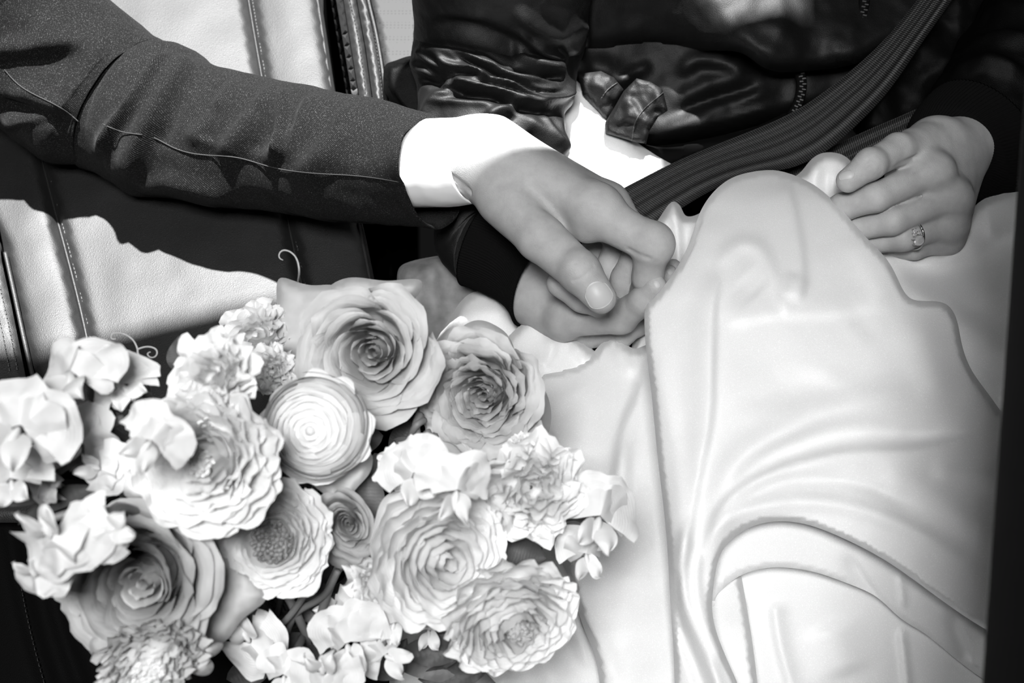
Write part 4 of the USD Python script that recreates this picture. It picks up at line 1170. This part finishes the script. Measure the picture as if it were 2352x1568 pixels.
def floret_petals(rng, ruff=0.06):
    """A sweet pea: a broad standard, two wings and a keel. Local z is the way it faces, y up."""
    out = []
    a, s = np.meshgrid(np.linspace(-1, 1, 27), np.linspace(0, 1, 15), indexing='ij')
    ang = a * np.radians(112)
    ph = rng.uniform(0, 6.28)
    rad = s * (1.0 - 0.16 * np.exp(-(a / .10) ** 2)) * (1 + 0.05 * np.sin(7 * a + ph))
    x, y = rad * np.sin(ang) * 1.05, rad * np.cos(ang) * 0.95 + 0.05
    z = -0.30 * np.abs(x) ** 1.3 - 0.28 * s ** 2 * np.cos(ang) * 0.6 + 1.5 * ruff * np.sin(6.5 * a + ph) * s ** 1.8 + 1.1 * ruff * np.sin(14 * a + 2 * ph) * s ** 3 + .10 * np.exp(-(a / .12) ** 2) * s
    out.append((1.0, np.stack([x, y, z], -1).reshape(-1, 3), grid_faces(27, 15), np.stack([a * .5 + .5, s], -1).reshape(-1, 2)))
    for sc_, rot, dz in ((.80, rng.uniform(-.5, .5), .14), (.62, rng.uniform(-.7, .7), .24)):      # inner standards
        c_, s_ = math.cos(rot), math.sin(rot)
        zz = -0.55 * np.abs(x) ** 1.2 + dz + .10 * np.sin(5 * a + ph + rot * 5) * s ** 2 + .05 * np.sin(17 * a + ph) * s ** 3
        out.append((0.8, np.stack([sc_ * (x * c_ - y * s_), sc_ * (x * s_ + y * c_), zz], -1).reshape(-1, 3), grid_faces(27, 15), np.stack([a * .5 + .5, s], -1).reshape(-1, 2)))
    for sgn in (-1, 1):
        w, v = np.meshgrid(np.linspace(-1, 1, 13), np.linspace(0, 1, 13), indexing='ij')
        wid = 0.36 * np.sin(np.pi * np.clip(v, 0.02, 1) ** 0.75) ** 0.7
        x = sgn * (0.07 + 0.30 * v + wid * w * 0.55)
        y = -0.12 - 0.62 * v + wid * 0.45 * w * sgn * sgn
        z = 0.16 + 0.40 * np.sin(v * 2.2) - 0.35 * (wid * w) ** 2 - sgn * w * 0.12 + ruff * np.sin(5 * w + ph + sgn) * v ** 2
        out.append((0.5, np.stack([x, y, z], -1).reshape(-1, 3), grid_faces(13, 13), np.stack([w * .5 + .5, v], -1).reshape(-1, 2)))
    e = ellipsoid(np.array([0, -.30, .20]), np.array([.10, .30, .16]))
    out.append((0.2, np.asarray(e[0]), np.asarray(e[1]), np.asarray(e[0])[:, :2]))
    return out


BIND = K(640, 1420, .83)


class Flower(Thing):
    def __init__(self, name, label, cat, u, v, D, rpx, n, roll=0.0, squash=(1, 1, 1), group=None, stem=True):
        self.c = K(u, v, D)
        self.R = rpx * D / F
        self.A = frame(n, roll)
        self.sq = np.asarray(squash, float)
        super().__init__(name, label, cat, self.c, group)
        if stem:
            p0 = self.at(np.array([[0, 0, -0.55]]))[0]
            p1 = p0 - self.A[2] * 0.03
            end = BIND + 0.012 * np.array([math.sin(u), math.cos(v), 0])
            self.part('stem', wire([p0, p1, (p1 + end) / 2 + [0, 0, .012], end], .0022, 7, 20), 'stem')

    def at(self, P):
        return (P * self.sq * self.R) @ self.A + self.c

    def petals(self, lst, mats, name='petal', warp=None):
        """mats: (limit, material) by how far out the petal lies."""
        for q, P, f, uv in lst:
            if warp is not None:
                P = warp(P)
            m = next(mm for lim, mm in mats if q <= lim + 1e-9)
            self.part(name, (self.at(P), f), m, uv=uv)

    def heart(self, rng, k, spread, size, z0, mat_, name='flower_centre', label=None):
        """A knot of small curled petals in the middle."""
        ms = []
        for i in range(k):
            r = spread * math.sqrt((i + .5) / k)
            a = i * 2.4
            ms.append((ellipsoid(np.array([r * math.cos(a), r * math.sin(a), z0 + rng.uniform(-.03, .05) - .25 * r]), size * rng.uniform(.6, 1.2, 3), frame(rng.normal(size=3) + [0, 0, .5]).T, 1)))
        v, f = join(ms)
        self.part(name, (self.at(v), f), mat_, label=label)


def rngs(s):
    return np.random.default_rng(s)


def noise_warp(amp, sc, seed):
    def w(P):
        n = np.stack([meshkit.fbm(P * sc + 7 * k, 2, seed + k) - .5 for k in range(3)], 1)
        return P + amp * n * np.clip(np.linalg.norm(P[:, :2], axis=1), 0, 1)[:, None]
    return w


# roses
r = Flower('rose', 'dusty grey rose with a squared outer petal, below the suit cuff', 'rose', 862, 806, .640, 150, (-.10, .10, -1), .3)
r.petals(rose_petals(rngs(11), 9, outer_open=.12, spiral=.12), [(.55, 'petal_rose'), (1, 'petal_rose_light')], warp=noise_warp(.10, 2.2, 3))


def flat_petal(fl, pts, curl=0.25, mat_='petal_rose_light', seed=0, lift=0.0, name='petal', res=9, bowl=0.10, rimk=.5):
    """A broad outer petal drawn by its outline in the picture, curling back at its rim."""
    o = np.asarray(pts, float)
    D0 = fl.c[2] + lift
    c0 = o.mean(0)
    rpx = np.linalg.norm(o - c0, axis=1).mean()
    m = sheet(o, lambda u, v: D0 + bowl * fl.R * (((u - c0[0]) / rpx) ** 2 + ((v - c0[1]) / rpx) ** 2), rim=rpx * rimk, drop=curl * fl.R, back=.0012, step=res, noise=[(.006, 60, seed), (.003, 22, seed + 5)])
    fl.part(name, m, mat_)


flat_petal(r, [(640, 641), (668, 642), (720, 655), (780, 660), (800, 760), (740, 850), (702, 845), (672, 822), (634, 812), (636, 740)], lift=.020, seed=3)
flat_petal(r, [(752, 668), (770, 648), (806, 637), (846, 640), (900, 644), (962, 642), (971, 654), (958, 680), (930, 700), (850, 720), (780, 700)], lift=.014, seed=8)
flat_petal(r, [(800, 900), (835, 945), (878, 978), (905, 972), (925, 945), (930, 900), (860, 870)], lift=.012, seed=9, mat_='petal_rose')
r = Flower('rose', 'dusty grey rose with frilled rim lying on the gown, right of the squared-petal rose', 'rose', 1118, 905, .665, 138, (-.30, .12, -1), 1.1)
r.petals(rose_petals(rngs(23), 10, outer_open=.20, ruff=.045, spiral=.12), [(.6, 'petal_rose'), (.85, 'petal_rose'), (1, 'petal_rose_light')], warp=noise_warp(.12, 2.6, 5))
flat_petal(r, [(1045, 790), (1060, 752), (1100, 735), (1140, 748), (1170, 775), (1180, 830), (1120, 850), (1060, 840)], lift=.016, seed=13)
flat_petal(r, [(1180, 800), (1225, 850), (1258, 910), (1266, 960), (1250, 1010), (1215, 1025), (1170, 960), (1160, 880)], lift=.014, seed=15)
r = Flower('rose', 'small dark rose bud in the middle of the bouquet, under the swirled white ranunculus', 'rose', 800, 1200, .600, 72, (.05, .0, -1), .5, (.82, 1.1, 1))
r.petals(rose_petals(rngs(31), 8, counts=(2, 2, 3, 3, 3, 3, 4, 4), outer_open=.06, spiral=.14), [(1, 'petal_mauve')], warp=noise_warp(.08, 2.2, 6))
flat_petal(r, [(745, 1260), (760, 1295), (800, 1305), (840, 1285), (855, 1250), (800, 1240)], lift=.012, seed=17, mat_='petal_rose')
r = Flower('rose', 'dark mauve rose at the lower left of the bouquet with a wide open heart', 'rose', 345, 1325, .550, 168, (-.05, .12, -1), 2.0)
r.petals(rose_petals(rngs(47), 9, counts=(2, 3, 3, 3, 3, 4, 4, 5, 5), outer_open=.25, heart=-.05, spiral=.12), [(.3, 'petal_rose_light'), (.75, 'petal_mauve'), (1, 'petal_rose')], warp=noise_warp(.14, 2.0, 7))
flat_petal(r, [(470, 1260), (520, 1270), (560, 1310), (612, 1370), (560, 1420), (520, 1470), (470, 1480), (440, 1380)], lift=.018, seed=21)
flat_petal(r, [(330, 1185), (420, 1165), (480, 1190), (500, 1250), (490, 1330), (420, 1290), (380, 1230)], lift=.016, seed=22, mat_='petal_rose')

# ranunculus
r = Flower('ranunculus', 'bright white ranunculus with tightly swirled petals beside the squared-petal rose', 'ranunculus', 722, 985, .575, 120, (-.05, .02, -1), .2)
r.petals(swirl_petals(rngs(5), 11), [(1, 'petal_bright')])
bud = ellipsoid(np.array([0, 0, .34]), np.array([.10, .10, .10]))
r.part('bud', (r.at(np.asarray(bud[0])), bud[1]), 'petal_bright')
flat_petal(r, [(715, 1105), (760, 1085), (850, 1040), (852, 1080), (820, 1120), (795, 1143), (782, 1130), (768, 1146), (745, 1135)], lift=.030, seed=31, mat_='petal_white')
r = Flower('ranunculus', 'largest pale ranunculus, wide open and blurred, in the upper left of the bouquet', 'ranunculus', 464, 1060, .520, 186, (-.05, .10, -1), .4)
r.petals(ranunculus_petals(rngs(61), 10, 7, dome=.22, open_=.7, ruff=.035, splay=.4), [(.7, 'petal_white'), (1, 'petal_dimmed')], warp=noise_warp(.13, 2.4, 11))
r.heart(rngs(62), 34, .16, np.array([.045, .03, .05]), .12, 'petal_pale')
flat_petal(r, [(270, 1050), (310, 1080), (345, 1100), (335, 1150), (290, 1140), (270, 1100)], lift=.010, seed=34, mat_='petal_cream')
r = Flower('ranunculus', 'pale ranunculus with a dark seedy heart, above the lower left rose', 'ranunculus', 628, 1238, .575, 145, (.05, .05, -1), .9)
r.petals(ranunculus_petals(rngs(71), 9, 7, dome=.25, open_=.55, ruff=.025, inner=.30), [(.2, 'petal_pale'), (1, 'petal_cream')], warp=noise_warp(.10, 2.4, 12))
r.heart(rngs(72), 60, .32, np.array([.05, .035, .06]), .32, 'flower_heart', label='dark seedy flower heart')
r = Flower('ranunculus', 'pale many-layered ranunculus at lower right, above the frontmost one', 'ranunculus', 1012, 1282, .575, 172, (.50, .10, -1), 1.3)
r.petals(ranunculus_petals(rngs(81), 9, 6, dome=.36, open_=.5, ruff=.022), [(.25, 'petal_pale'), (1, 'petal_cream')], warp=noise_warp(.10, 2.4, 13))
flat_petal(r, [(860, 1200), (885, 1140), (940, 1130), (960, 1190), (950, 1260), (930, 1340), (890, 1330), (850, 1270)], lift=.006, seed=41, mat_='petal_cream')
r = Flower('ranunculus', 'frilly ranunculus with a dark speckled heart nearest the bottom edge over the gown', 'ranunculus', 1178, 1425, .575, 160, (.34, .42, -1), .2, (1.06, .96, 1))
r.petals(ranunculus_petals(rngs(91), 10, 7, dome=.40, open_=.55, ruff=.035, inner=.14, notch=.10), [(.2, 'petal_rose_light'), (.6, 'petal_pale'), (1, 'petal_cream')], warp=noise_warp(.10, 2.4, 14))
r.heart(rngs(92), 40, .16, np.array([.04, .028, .05]), .34, 'petal_rose', label='dark speckled flower heart')
r = Flower('ranunculus', 'grey ruffled ranunculus cut by the bottom edge, under the dark mauve rose', 'ranunculus', 345, 1520, .535, 112, (.05, .55, -1), .7, (1.3, .9, 1))
r.petals(ranunculus_petals(rngs(101), 9, 8, dome=.45, open_=.4, ruff=.06, inner=.2, notch=.15), [(.5, 'petal_pale'), (1, 'petal_rose_light')], warp=noise_warp(.16, 3.0, 15))
r.heart(rngs(102), 40, .30, np.array([.07, .05, .07]), .34, 'petal_cream')
for pts, sd in (([(420, 1480), (470, 1476), (512, 1478), (500, 1500), (440, 1520), (400, 1500)], 51), ([(450, 1500), (490, 1525), (480, 1548), (440, 1545), (410, 1515)], 52), ([(200, 1470), (260, 1440), (300, 1470), (290, 1530), (230, 1520)], 53)):
    flat_petal(r, pts, lift=.004, seed=sd, mat_='petal_rose')


# double ruffled blooms
def ruffled(label, u, v, D, rpx, n, seed, mats, sq=(1, 1, 1), layers=6):
    f_ = Flower('stock_flower', label, 'flower', u, v, D, rpx, n, seed * .7, sq)
    f_.petals(ranunculus_petals(rngs(seed), layers, 5, dome=.38, open_=.8, ruff=.11, spiral=.12, inner=.16, splay=.3, notch=.2), mats, warp=noise_warp(.30, 2.6, seed))
    return f_


W = [(1, 'petal_white')]
ruffled('small white ruffled flower left of the squared rose petal', 585, 770, .665, 88, (-.15, -.1, -1), 3, W, (.9, 1.2, 1))
ruffled('second white ruffled flower, below the one left of the squared rose petal', 625, 850, .640, 60, (.1, .1, -1), 4, W)
ruffled('big white ruffled flower on top of the largest pale ranunculus', 482, 868, .528, 120, (-.05, -.15, -1), 6, W, (1.05, .9, 1), 7)
ruffled('white ruffled flower with many crinkled petals at the right side of the bouquet', 1225, 1125, .590, 124, (.1, .0, -1), 8, W, (1, 1.1, 1), 8)
ruffled('tiny crinkled white bloom at the far right above the drooping sweet pea', 1295, 1075, .600, 44, (.2, -.1, -1), 9, W)
ruffled('white crumpled flower in the lower middle, left of the many-layered ranunculus', 868, 1345, .600, 76, (.1, .2, -1), 10, W, (.85, 1.25, 1))
ruffled('small white flower with folded petals under the drooping stems at centre', 925, 1070, .590, 66, (-.1, -.1, -1), 12, [(1, 'petal_cream')], (.9, 1.1, 1))
ruffled('little crinkled white flower beneath the frilled rose', 1200, 1030, .615, 42, (.1, -.2, -1), 14, W)


# sweet peas
def sweet_pea(label, u, v, D, rpx, n, roll, seed, m='petal_dimmed', ruff=.06, sq=(1, 1, 1)):
    f_ = Flower('sweet_pea', label, 'sweet pea', u, v, D, rpx, n, roll, sq)
    f_.petals(floret_petals(rngs(seed), ruff), [(1, m)], warp=noise_warp(.26, 2.3, seed))
    return f_


sweet_pea('broad white sweet pea at the upper left of the bouquet, against the seat', 175, 860, .515, 105, (-.2, -.3, -1), 3.3, 1, 'petal_dimmed_near')
sweet_pea('white sweet pea at the far left edge of the picture, blurred', 50, 980, .480, 120, (.2, -.1, -1), 2.6, 2, 'petal_dimmed_near')
sweet_pea('pale sweet pea under the curled tendril at upper left', 285, 885, .545, 80, (.0, -.2, -1), 3.8, 3, 'petal_cream')
sweet_pea('blurred white sweet pea at the lower left edge over the black leather', 130, 1230, .465, 118, (-.1, .1, -1), .3, 4, 'petal_dimmed_near')
sweet_pea('blurred white sweet pea with two round lobes over the dark mauve rose', 245, 1215, .470, 82, (.2, .1, -1), -1.2, 5, 'petal_dimmed_near')
sweet_pea('sweet pea hanging at the lower left edge, lowest of the blurred ones', 90, 1320, .480, 70, (-.2, .2, -1), .2, 6, 'petal_dimmed_near')
sweet_pea('white sweet pea petal curled over the left half of the largest pale ranunculus', 350, 1010, .478, 88, (.15, .05, -1), 2.4, 21, 'petal_dimmed_near', .08)
sweet_pea('greyer sweet pea half hidden among stems at the left', 190, 1010, .540, 82, (.1, .1, -1), 1.9, 7, 'petal_pale')
sweet_pea('small pale sweet pea beside the stems left of the largest pale ranunculus', 235, 1075, .530, 66, (.1, .1, -1), 1.2, 31, 'petal_pale')
sweet_pea('pale sweet pea at the far left under the blurred edge flower', 30, 1100, .500, 78, (.1, -.1, -1), 3.4, 32, 'petal_dimmed_near')
sweet_pea('grey shaded sweet pea among the leaves at the left edge', 110, 1090, .540, 80, (-.2, .1, -1), 4.2, 8, 'petal_rose_light')
sweet_pea('white sweet pea with a drooping curled standard above the many-layered ranunculus', 1045, 1120, .545, 92, (.3, .2, -1), 3.0, 9)
sweet_pea('white sweet pea between the small rose and the frilled rose', 955, 1085, .570, 88, (-.1, .0, -1), 3.5, 10)
sweet_pea('drooping sweet pea at the far right of the bouquet, pale against the gown', 1372, 1185, .600, 106, (.2, -.1, -1), 2.8, 11)
sweet_pea('hanging petals of the lowest sweet pea at the right, over the gown', 1345, 1265, .610, 72, (.0, .3, -1), 3.3, 12, sq=(.9, 1, 1))
sweet_pea('cream sweet pea with a tall folded petal, right of the grey ruffled ranunculus', 575, 1470, .600, 98, (.2, .1, -1), .5, 13, 'petal_cream', .03, (.75, 1.1, 1))
sweet_pea('wide white sweet pea near the bottom edge left of the leaf', 800, 1470, .590, 92, (-.1, .2, -1), 3.4, 14)
sweet_pea('white sweet pea cut by the bottom edge under the wide one', 745, 1545, .570, 85, (.0, .1, -1), .1, 15)
sweet_pea('sweet pea at the bottom right of the wide one, facing the gown', 880, 1500, .600, 72, (.3, .1, -1), 4.3, 16)
sweet_pea('little white sweet pea between the crumpled flower and the bottom leaf', 905, 1425, .600, 58, (.1, .2, -1), 2.9, 33)
sweet_pea('cream sweet pea at the bottom edge beside the folded tall petal', 655, 1545, .585, 66, (.0, .1, -1), 3.0, 34, 'petal_pale')
sweet_pea('small grey sweet pea tucked in the dark gap above the bottom edge', 765, 1400, .640, 60, (.2, -.1, -1), 1.0, 17, 'petal_pale')
sweet_pea('single pale petal flower peeking under the many-layered ranunculus', 985, 1440, .630, 55, (.0, .4, -1), 3.2, 18, 'petal_pale')

# leaves, stems and tendrils
green = Thing('foliage', 'dark leaves, stems and bare twigs filling the gaps of the bouquet', 'foliage', BIND)


def leaf(u, v, D, ang, L, Wd, seed, m='leaf', dz=.25):
    rng = rngs(seed)
    s, w = np.meshgrid(np.linspace(0, 1, 17), np.linspace(-1, 1, 9), indexing='ij')
    wid = Wd * np.sin(np.pi * np.clip(s, 0, 1) ** 0.8) ** 0.9
    bend = .10 * L * np.sin(np.pi * s) * rng.uniform(-1, 1)
    x, y = s * L, w * wid + bend
    z = dz * L * (s - .3) ** 2 * rng.uniform(.4, 1.2) - .25 * np.abs(w) * wid + .03 * L * np.sin(9 * s + 3 * w) * np.abs(w)
    c, sn = math.cos(ang), math.sin(ang)
    P = np.stack([u + x * c - y * sn, v + x * sn + y * c], -1)
    Q = K(P[..., 0], P[..., 1], D + z * D / F * 1.0)
    V = np.vstack([Q.reshape(-1, 3), (Q + [0, 0, .0006]).reshape(-1, 3)])
    g = grid_faces(17, 9)
    green.part('leaf', (V, np.vstack([g, g[:, ::-1] + 153])), m, uv=np.tile(np.stack([w * .5 + .5, s], -1).reshape(-1, 2), (2, 1)))


LV = [(880, 1000, .66, 2.9, 120, 34, 'leaf_pale'), (960, 970, .67, 2.2, 110, 26, 'leaf'), (1000, 1010, .67, .5, 130, 30, 'leaf'), (1060, 1050, .66, .2, 150, 30, 'leaf'), (900, 1010, .67, .6, 110, 30, 'leaf_pale'),
      (240, 1010, .55, 2.4, 110, 22, 'leaf_pale'), (220, 1120, .55, 2.7, 200, 24, 'leaf'), (300, 1130, .56, 1.0, 150, 34, 'leaf'), (270, 930, .57, 1.9, 120, 24, 'leaf_pale'), (420, 860, .62, 4.6, 90, 30, 'leaf'), (120, 1130, .55, 2.9, 130, 22, 'leaf'),
      (1150, 1250, .62, .3, 110, 40, 'leaf'), (1170, 1290, .63, -.5, 90, 36, 'leaf'), (920, 1500, .64, -.15, 190, 36, 'leaf'), (900, 1520, .66, .25, 260, 40, 'leaf_pale'), (960, 1560, .66, -.3, 200, 34, 'leaf'), (860, 1560, .64, -.9, 120, 34, 'leaf'),
      (640, 1470, .66, .2, 130, 36, 'leaf'), (700, 1330, .66, .7, 140, 34, 'leaf'), (690, 1420, .66, -.4, 130, 30, 'leaf_pale'), (540, 1390, .66, .4, 120, 34, 'leaf'), (650, 1080, .63, 2.0, 120, 30, 'leaf'), (760, 1130, .64, .9, 120, 28, 'leaf'), (520, 1560, .66, -.5, 140, 34, 'leaf'),
      (850, 1090, .64, 1.6, 130, 36, 'leaf_pale'), (860, 1040, .66, 1.2, 100, 30, 'leaf_pale'), (700, 850, .68, 3.5, 80, 26, 'leaf'), (640, 900, .66, 1.5, 120, 34, 'leaf'), (430, 1230, .58, .4, 140, 36, 'leaf'), (1090, 1440, .64, 2.2, 120, 30, 'leaf'), (970, 1460, .65, .4, 150, 40, 'leaf')]
for i, (u, v, D, a_, L, Wd, m) in enumerate(LV):
    leaf(u, v, D, a_, L, Wd, 200 + i, m)
for i, run in enumerate([[(640, 1330, .62), (672, 1390, .63), (700, 1450, .65), (740, 1540, .70)], [(716, 1340, .61), (690, 1380, .62), (660, 1420, .63), (600, 1470, .66)], [(790, 1280, .62), (760, 1340, .62), (740, 1400, .63), (720, 1470, .66)], [(660, 1450, .65), (690, 1400, .63), (740, 1370, .62), (775, 1310, .61)],
                         [(965, 950, .65), (955, 985, .645), (970, 1010, .65), (1000, 1000, .66)], [(940, 1010, .65), (958, 975, .64), (975, 965, .645)], [(770, 1480, .60), (800, 1420, .60), (850, 1430, .595), (880, 1480, .60)], [(120, 1190, .53), (200, 1160, .535), (280, 1105, .54)], [(150, 1060, .55), (220, 1000, .55), (280, 960, .56)],
                         [(560, 1400, .66), (640, 1500, .70), (700, 1600, .74)], [(980, 990, .64), (1000, 1030, .635), (1010, 1060, .63)]]):
    green.part('stem', wire([K(*p) for p in run], .0019 if i % 2 else .0024, 7), 'stem')
t1 = Thing('tendril', 'thin curled tendril standing above the squared-petal rose against black leather', 'tendril', K(684, 640, .66))
t1.part('curl', wire([K(*p) for p in [(690, 720, .70), (684, 655, .685), (687, 618, .66), (680, 592, .66), (664, 577, .66), (650, 575, .66), (642, 582, .66), (642, 592, .66), (650, 597, .66)]], [.0006, .0006, .0006, .00055, .0005, .0005, .00045, .0004, .0003], 6, 60), 'tendril')
t2 = Thing('tendril', 'forked tendril with two small spirals against the seat at upper left', 'tendril', K(325, 840, .63))
t2.part('stalk', wire([K(*p) for p in [(352, 930, .60), (342, 890, .615), (334, 862, .63), (326, 838, .63), (317, 812, .63), (316, 800, .63)]], [.0008, .0008, .0007, .0006, .0006, .0005], 6, 40), 'tendril')
t2.part('curl', wire([K(*p) for p in [(316, 802, .63), (308, 784, .63), (290, 769, .63), (270, 764, .63), (257, 768, .63), (256, 777, .63), (266, 778, .63)]], [.00055, .0005, .0005, .00045, .00045, .0004, .0003], 6, 60), 'tendril')
t2.part('curl', wire([K(*p) for p in [(316, 802, .63), (330, 797, .63), (348, 797, .63), (360, 805, .63), (358, 817, .63), (345, 820, .63), (339, 812, .63), (346, 808, .63)]], [.00055, .0005, .0005, .0005, .00045, .0004, .0004, .0003], 6, 60), 'tendril')

# ------------------------------------------------------------------ the engagement ring
ring = Thing('ring', 'diamond ring with a slim band and cluster of stones on the hand at right', 'ring', K(2100, 545, .83))
ra, rb = J(2180, 512, .853), J(2075, 545, .836)
rax = (rb - ra) / np.linalg.norm(rb - ra)
rc = ra + (rb - ra) * 0.80
rup = FRONT * 1.0 - np.array([0, 0.15, 0])
rup -= rax * (rup @ rax)
rup /= np.linalg.norm(rup)
rsd = np.cross(rax, rup)
tt = np.linspace(0, 2 * np.pi, 60, endpoint=True)
rr_ = .0106
ring.part('band', wire([rc + rr_ * (math.cos(t) * rup + math.sin(t) * rsd) for t in tt], .0008, 10, smooth=False), 'platinum')
stone_at, sn_ = on_surface(wl_f, 2103, 551)


def gem(c, n, w, l, h, along, name='stone'):
    n = n / np.linalg.norm(n)
    a = along - n * (along @ n)
    a /= np.linalg.norm(a)
    b_ = np.cross(n, a)
    k = np.linspace(0, 2 * np.pi, 16, endpoint=False)
    rows = [(0.55, .55), (0.82, .42), (1.0, .15), (.97, .05), (.55, -.45), (.05, -.9)]
    P = [c + n * (h * z) + (a * np.cos(k)[:, None] * l + b_ * np.sin(k)[:, None] * w) * s for s, z in rows]
    pts = np.vstack(P)
    hull = trimesh.convex.convex_hull(pts)
    ring.part(name, (np.asarray(hull.vertices), np.asarray(hull.faces)), 'diamond', smooth=False)
    for q in (0.6, 2.5, 3.75, 5.7):
        p = c + (a * math.cos(q) * l + b_ * math.sin(q) * w) * 1.0
        ring.part('prong', wire([p - n * h * .9, p, p + n * h * .35 - (p - c) * .12], .0004, 6, 8), 'platinum')


vv_ = np.array([.30, .95, 0.0])
gem(stone_at + sn_ * .0030, sn_ + FRONT * .5, .0034, .0044, .0032, np.cross(vv_, FRONT))
for (u, v, s) in ((2098, 532, .0017), (2106, 536, .0013), (2097, 540, .0013), (2116, 546, .0012)):
    p_, n_ = on_surface(wl_f, u, v)
    gem(p_ + n_ * .0016, n_ + FRONT * .5, s, s, s * .9, vv_)
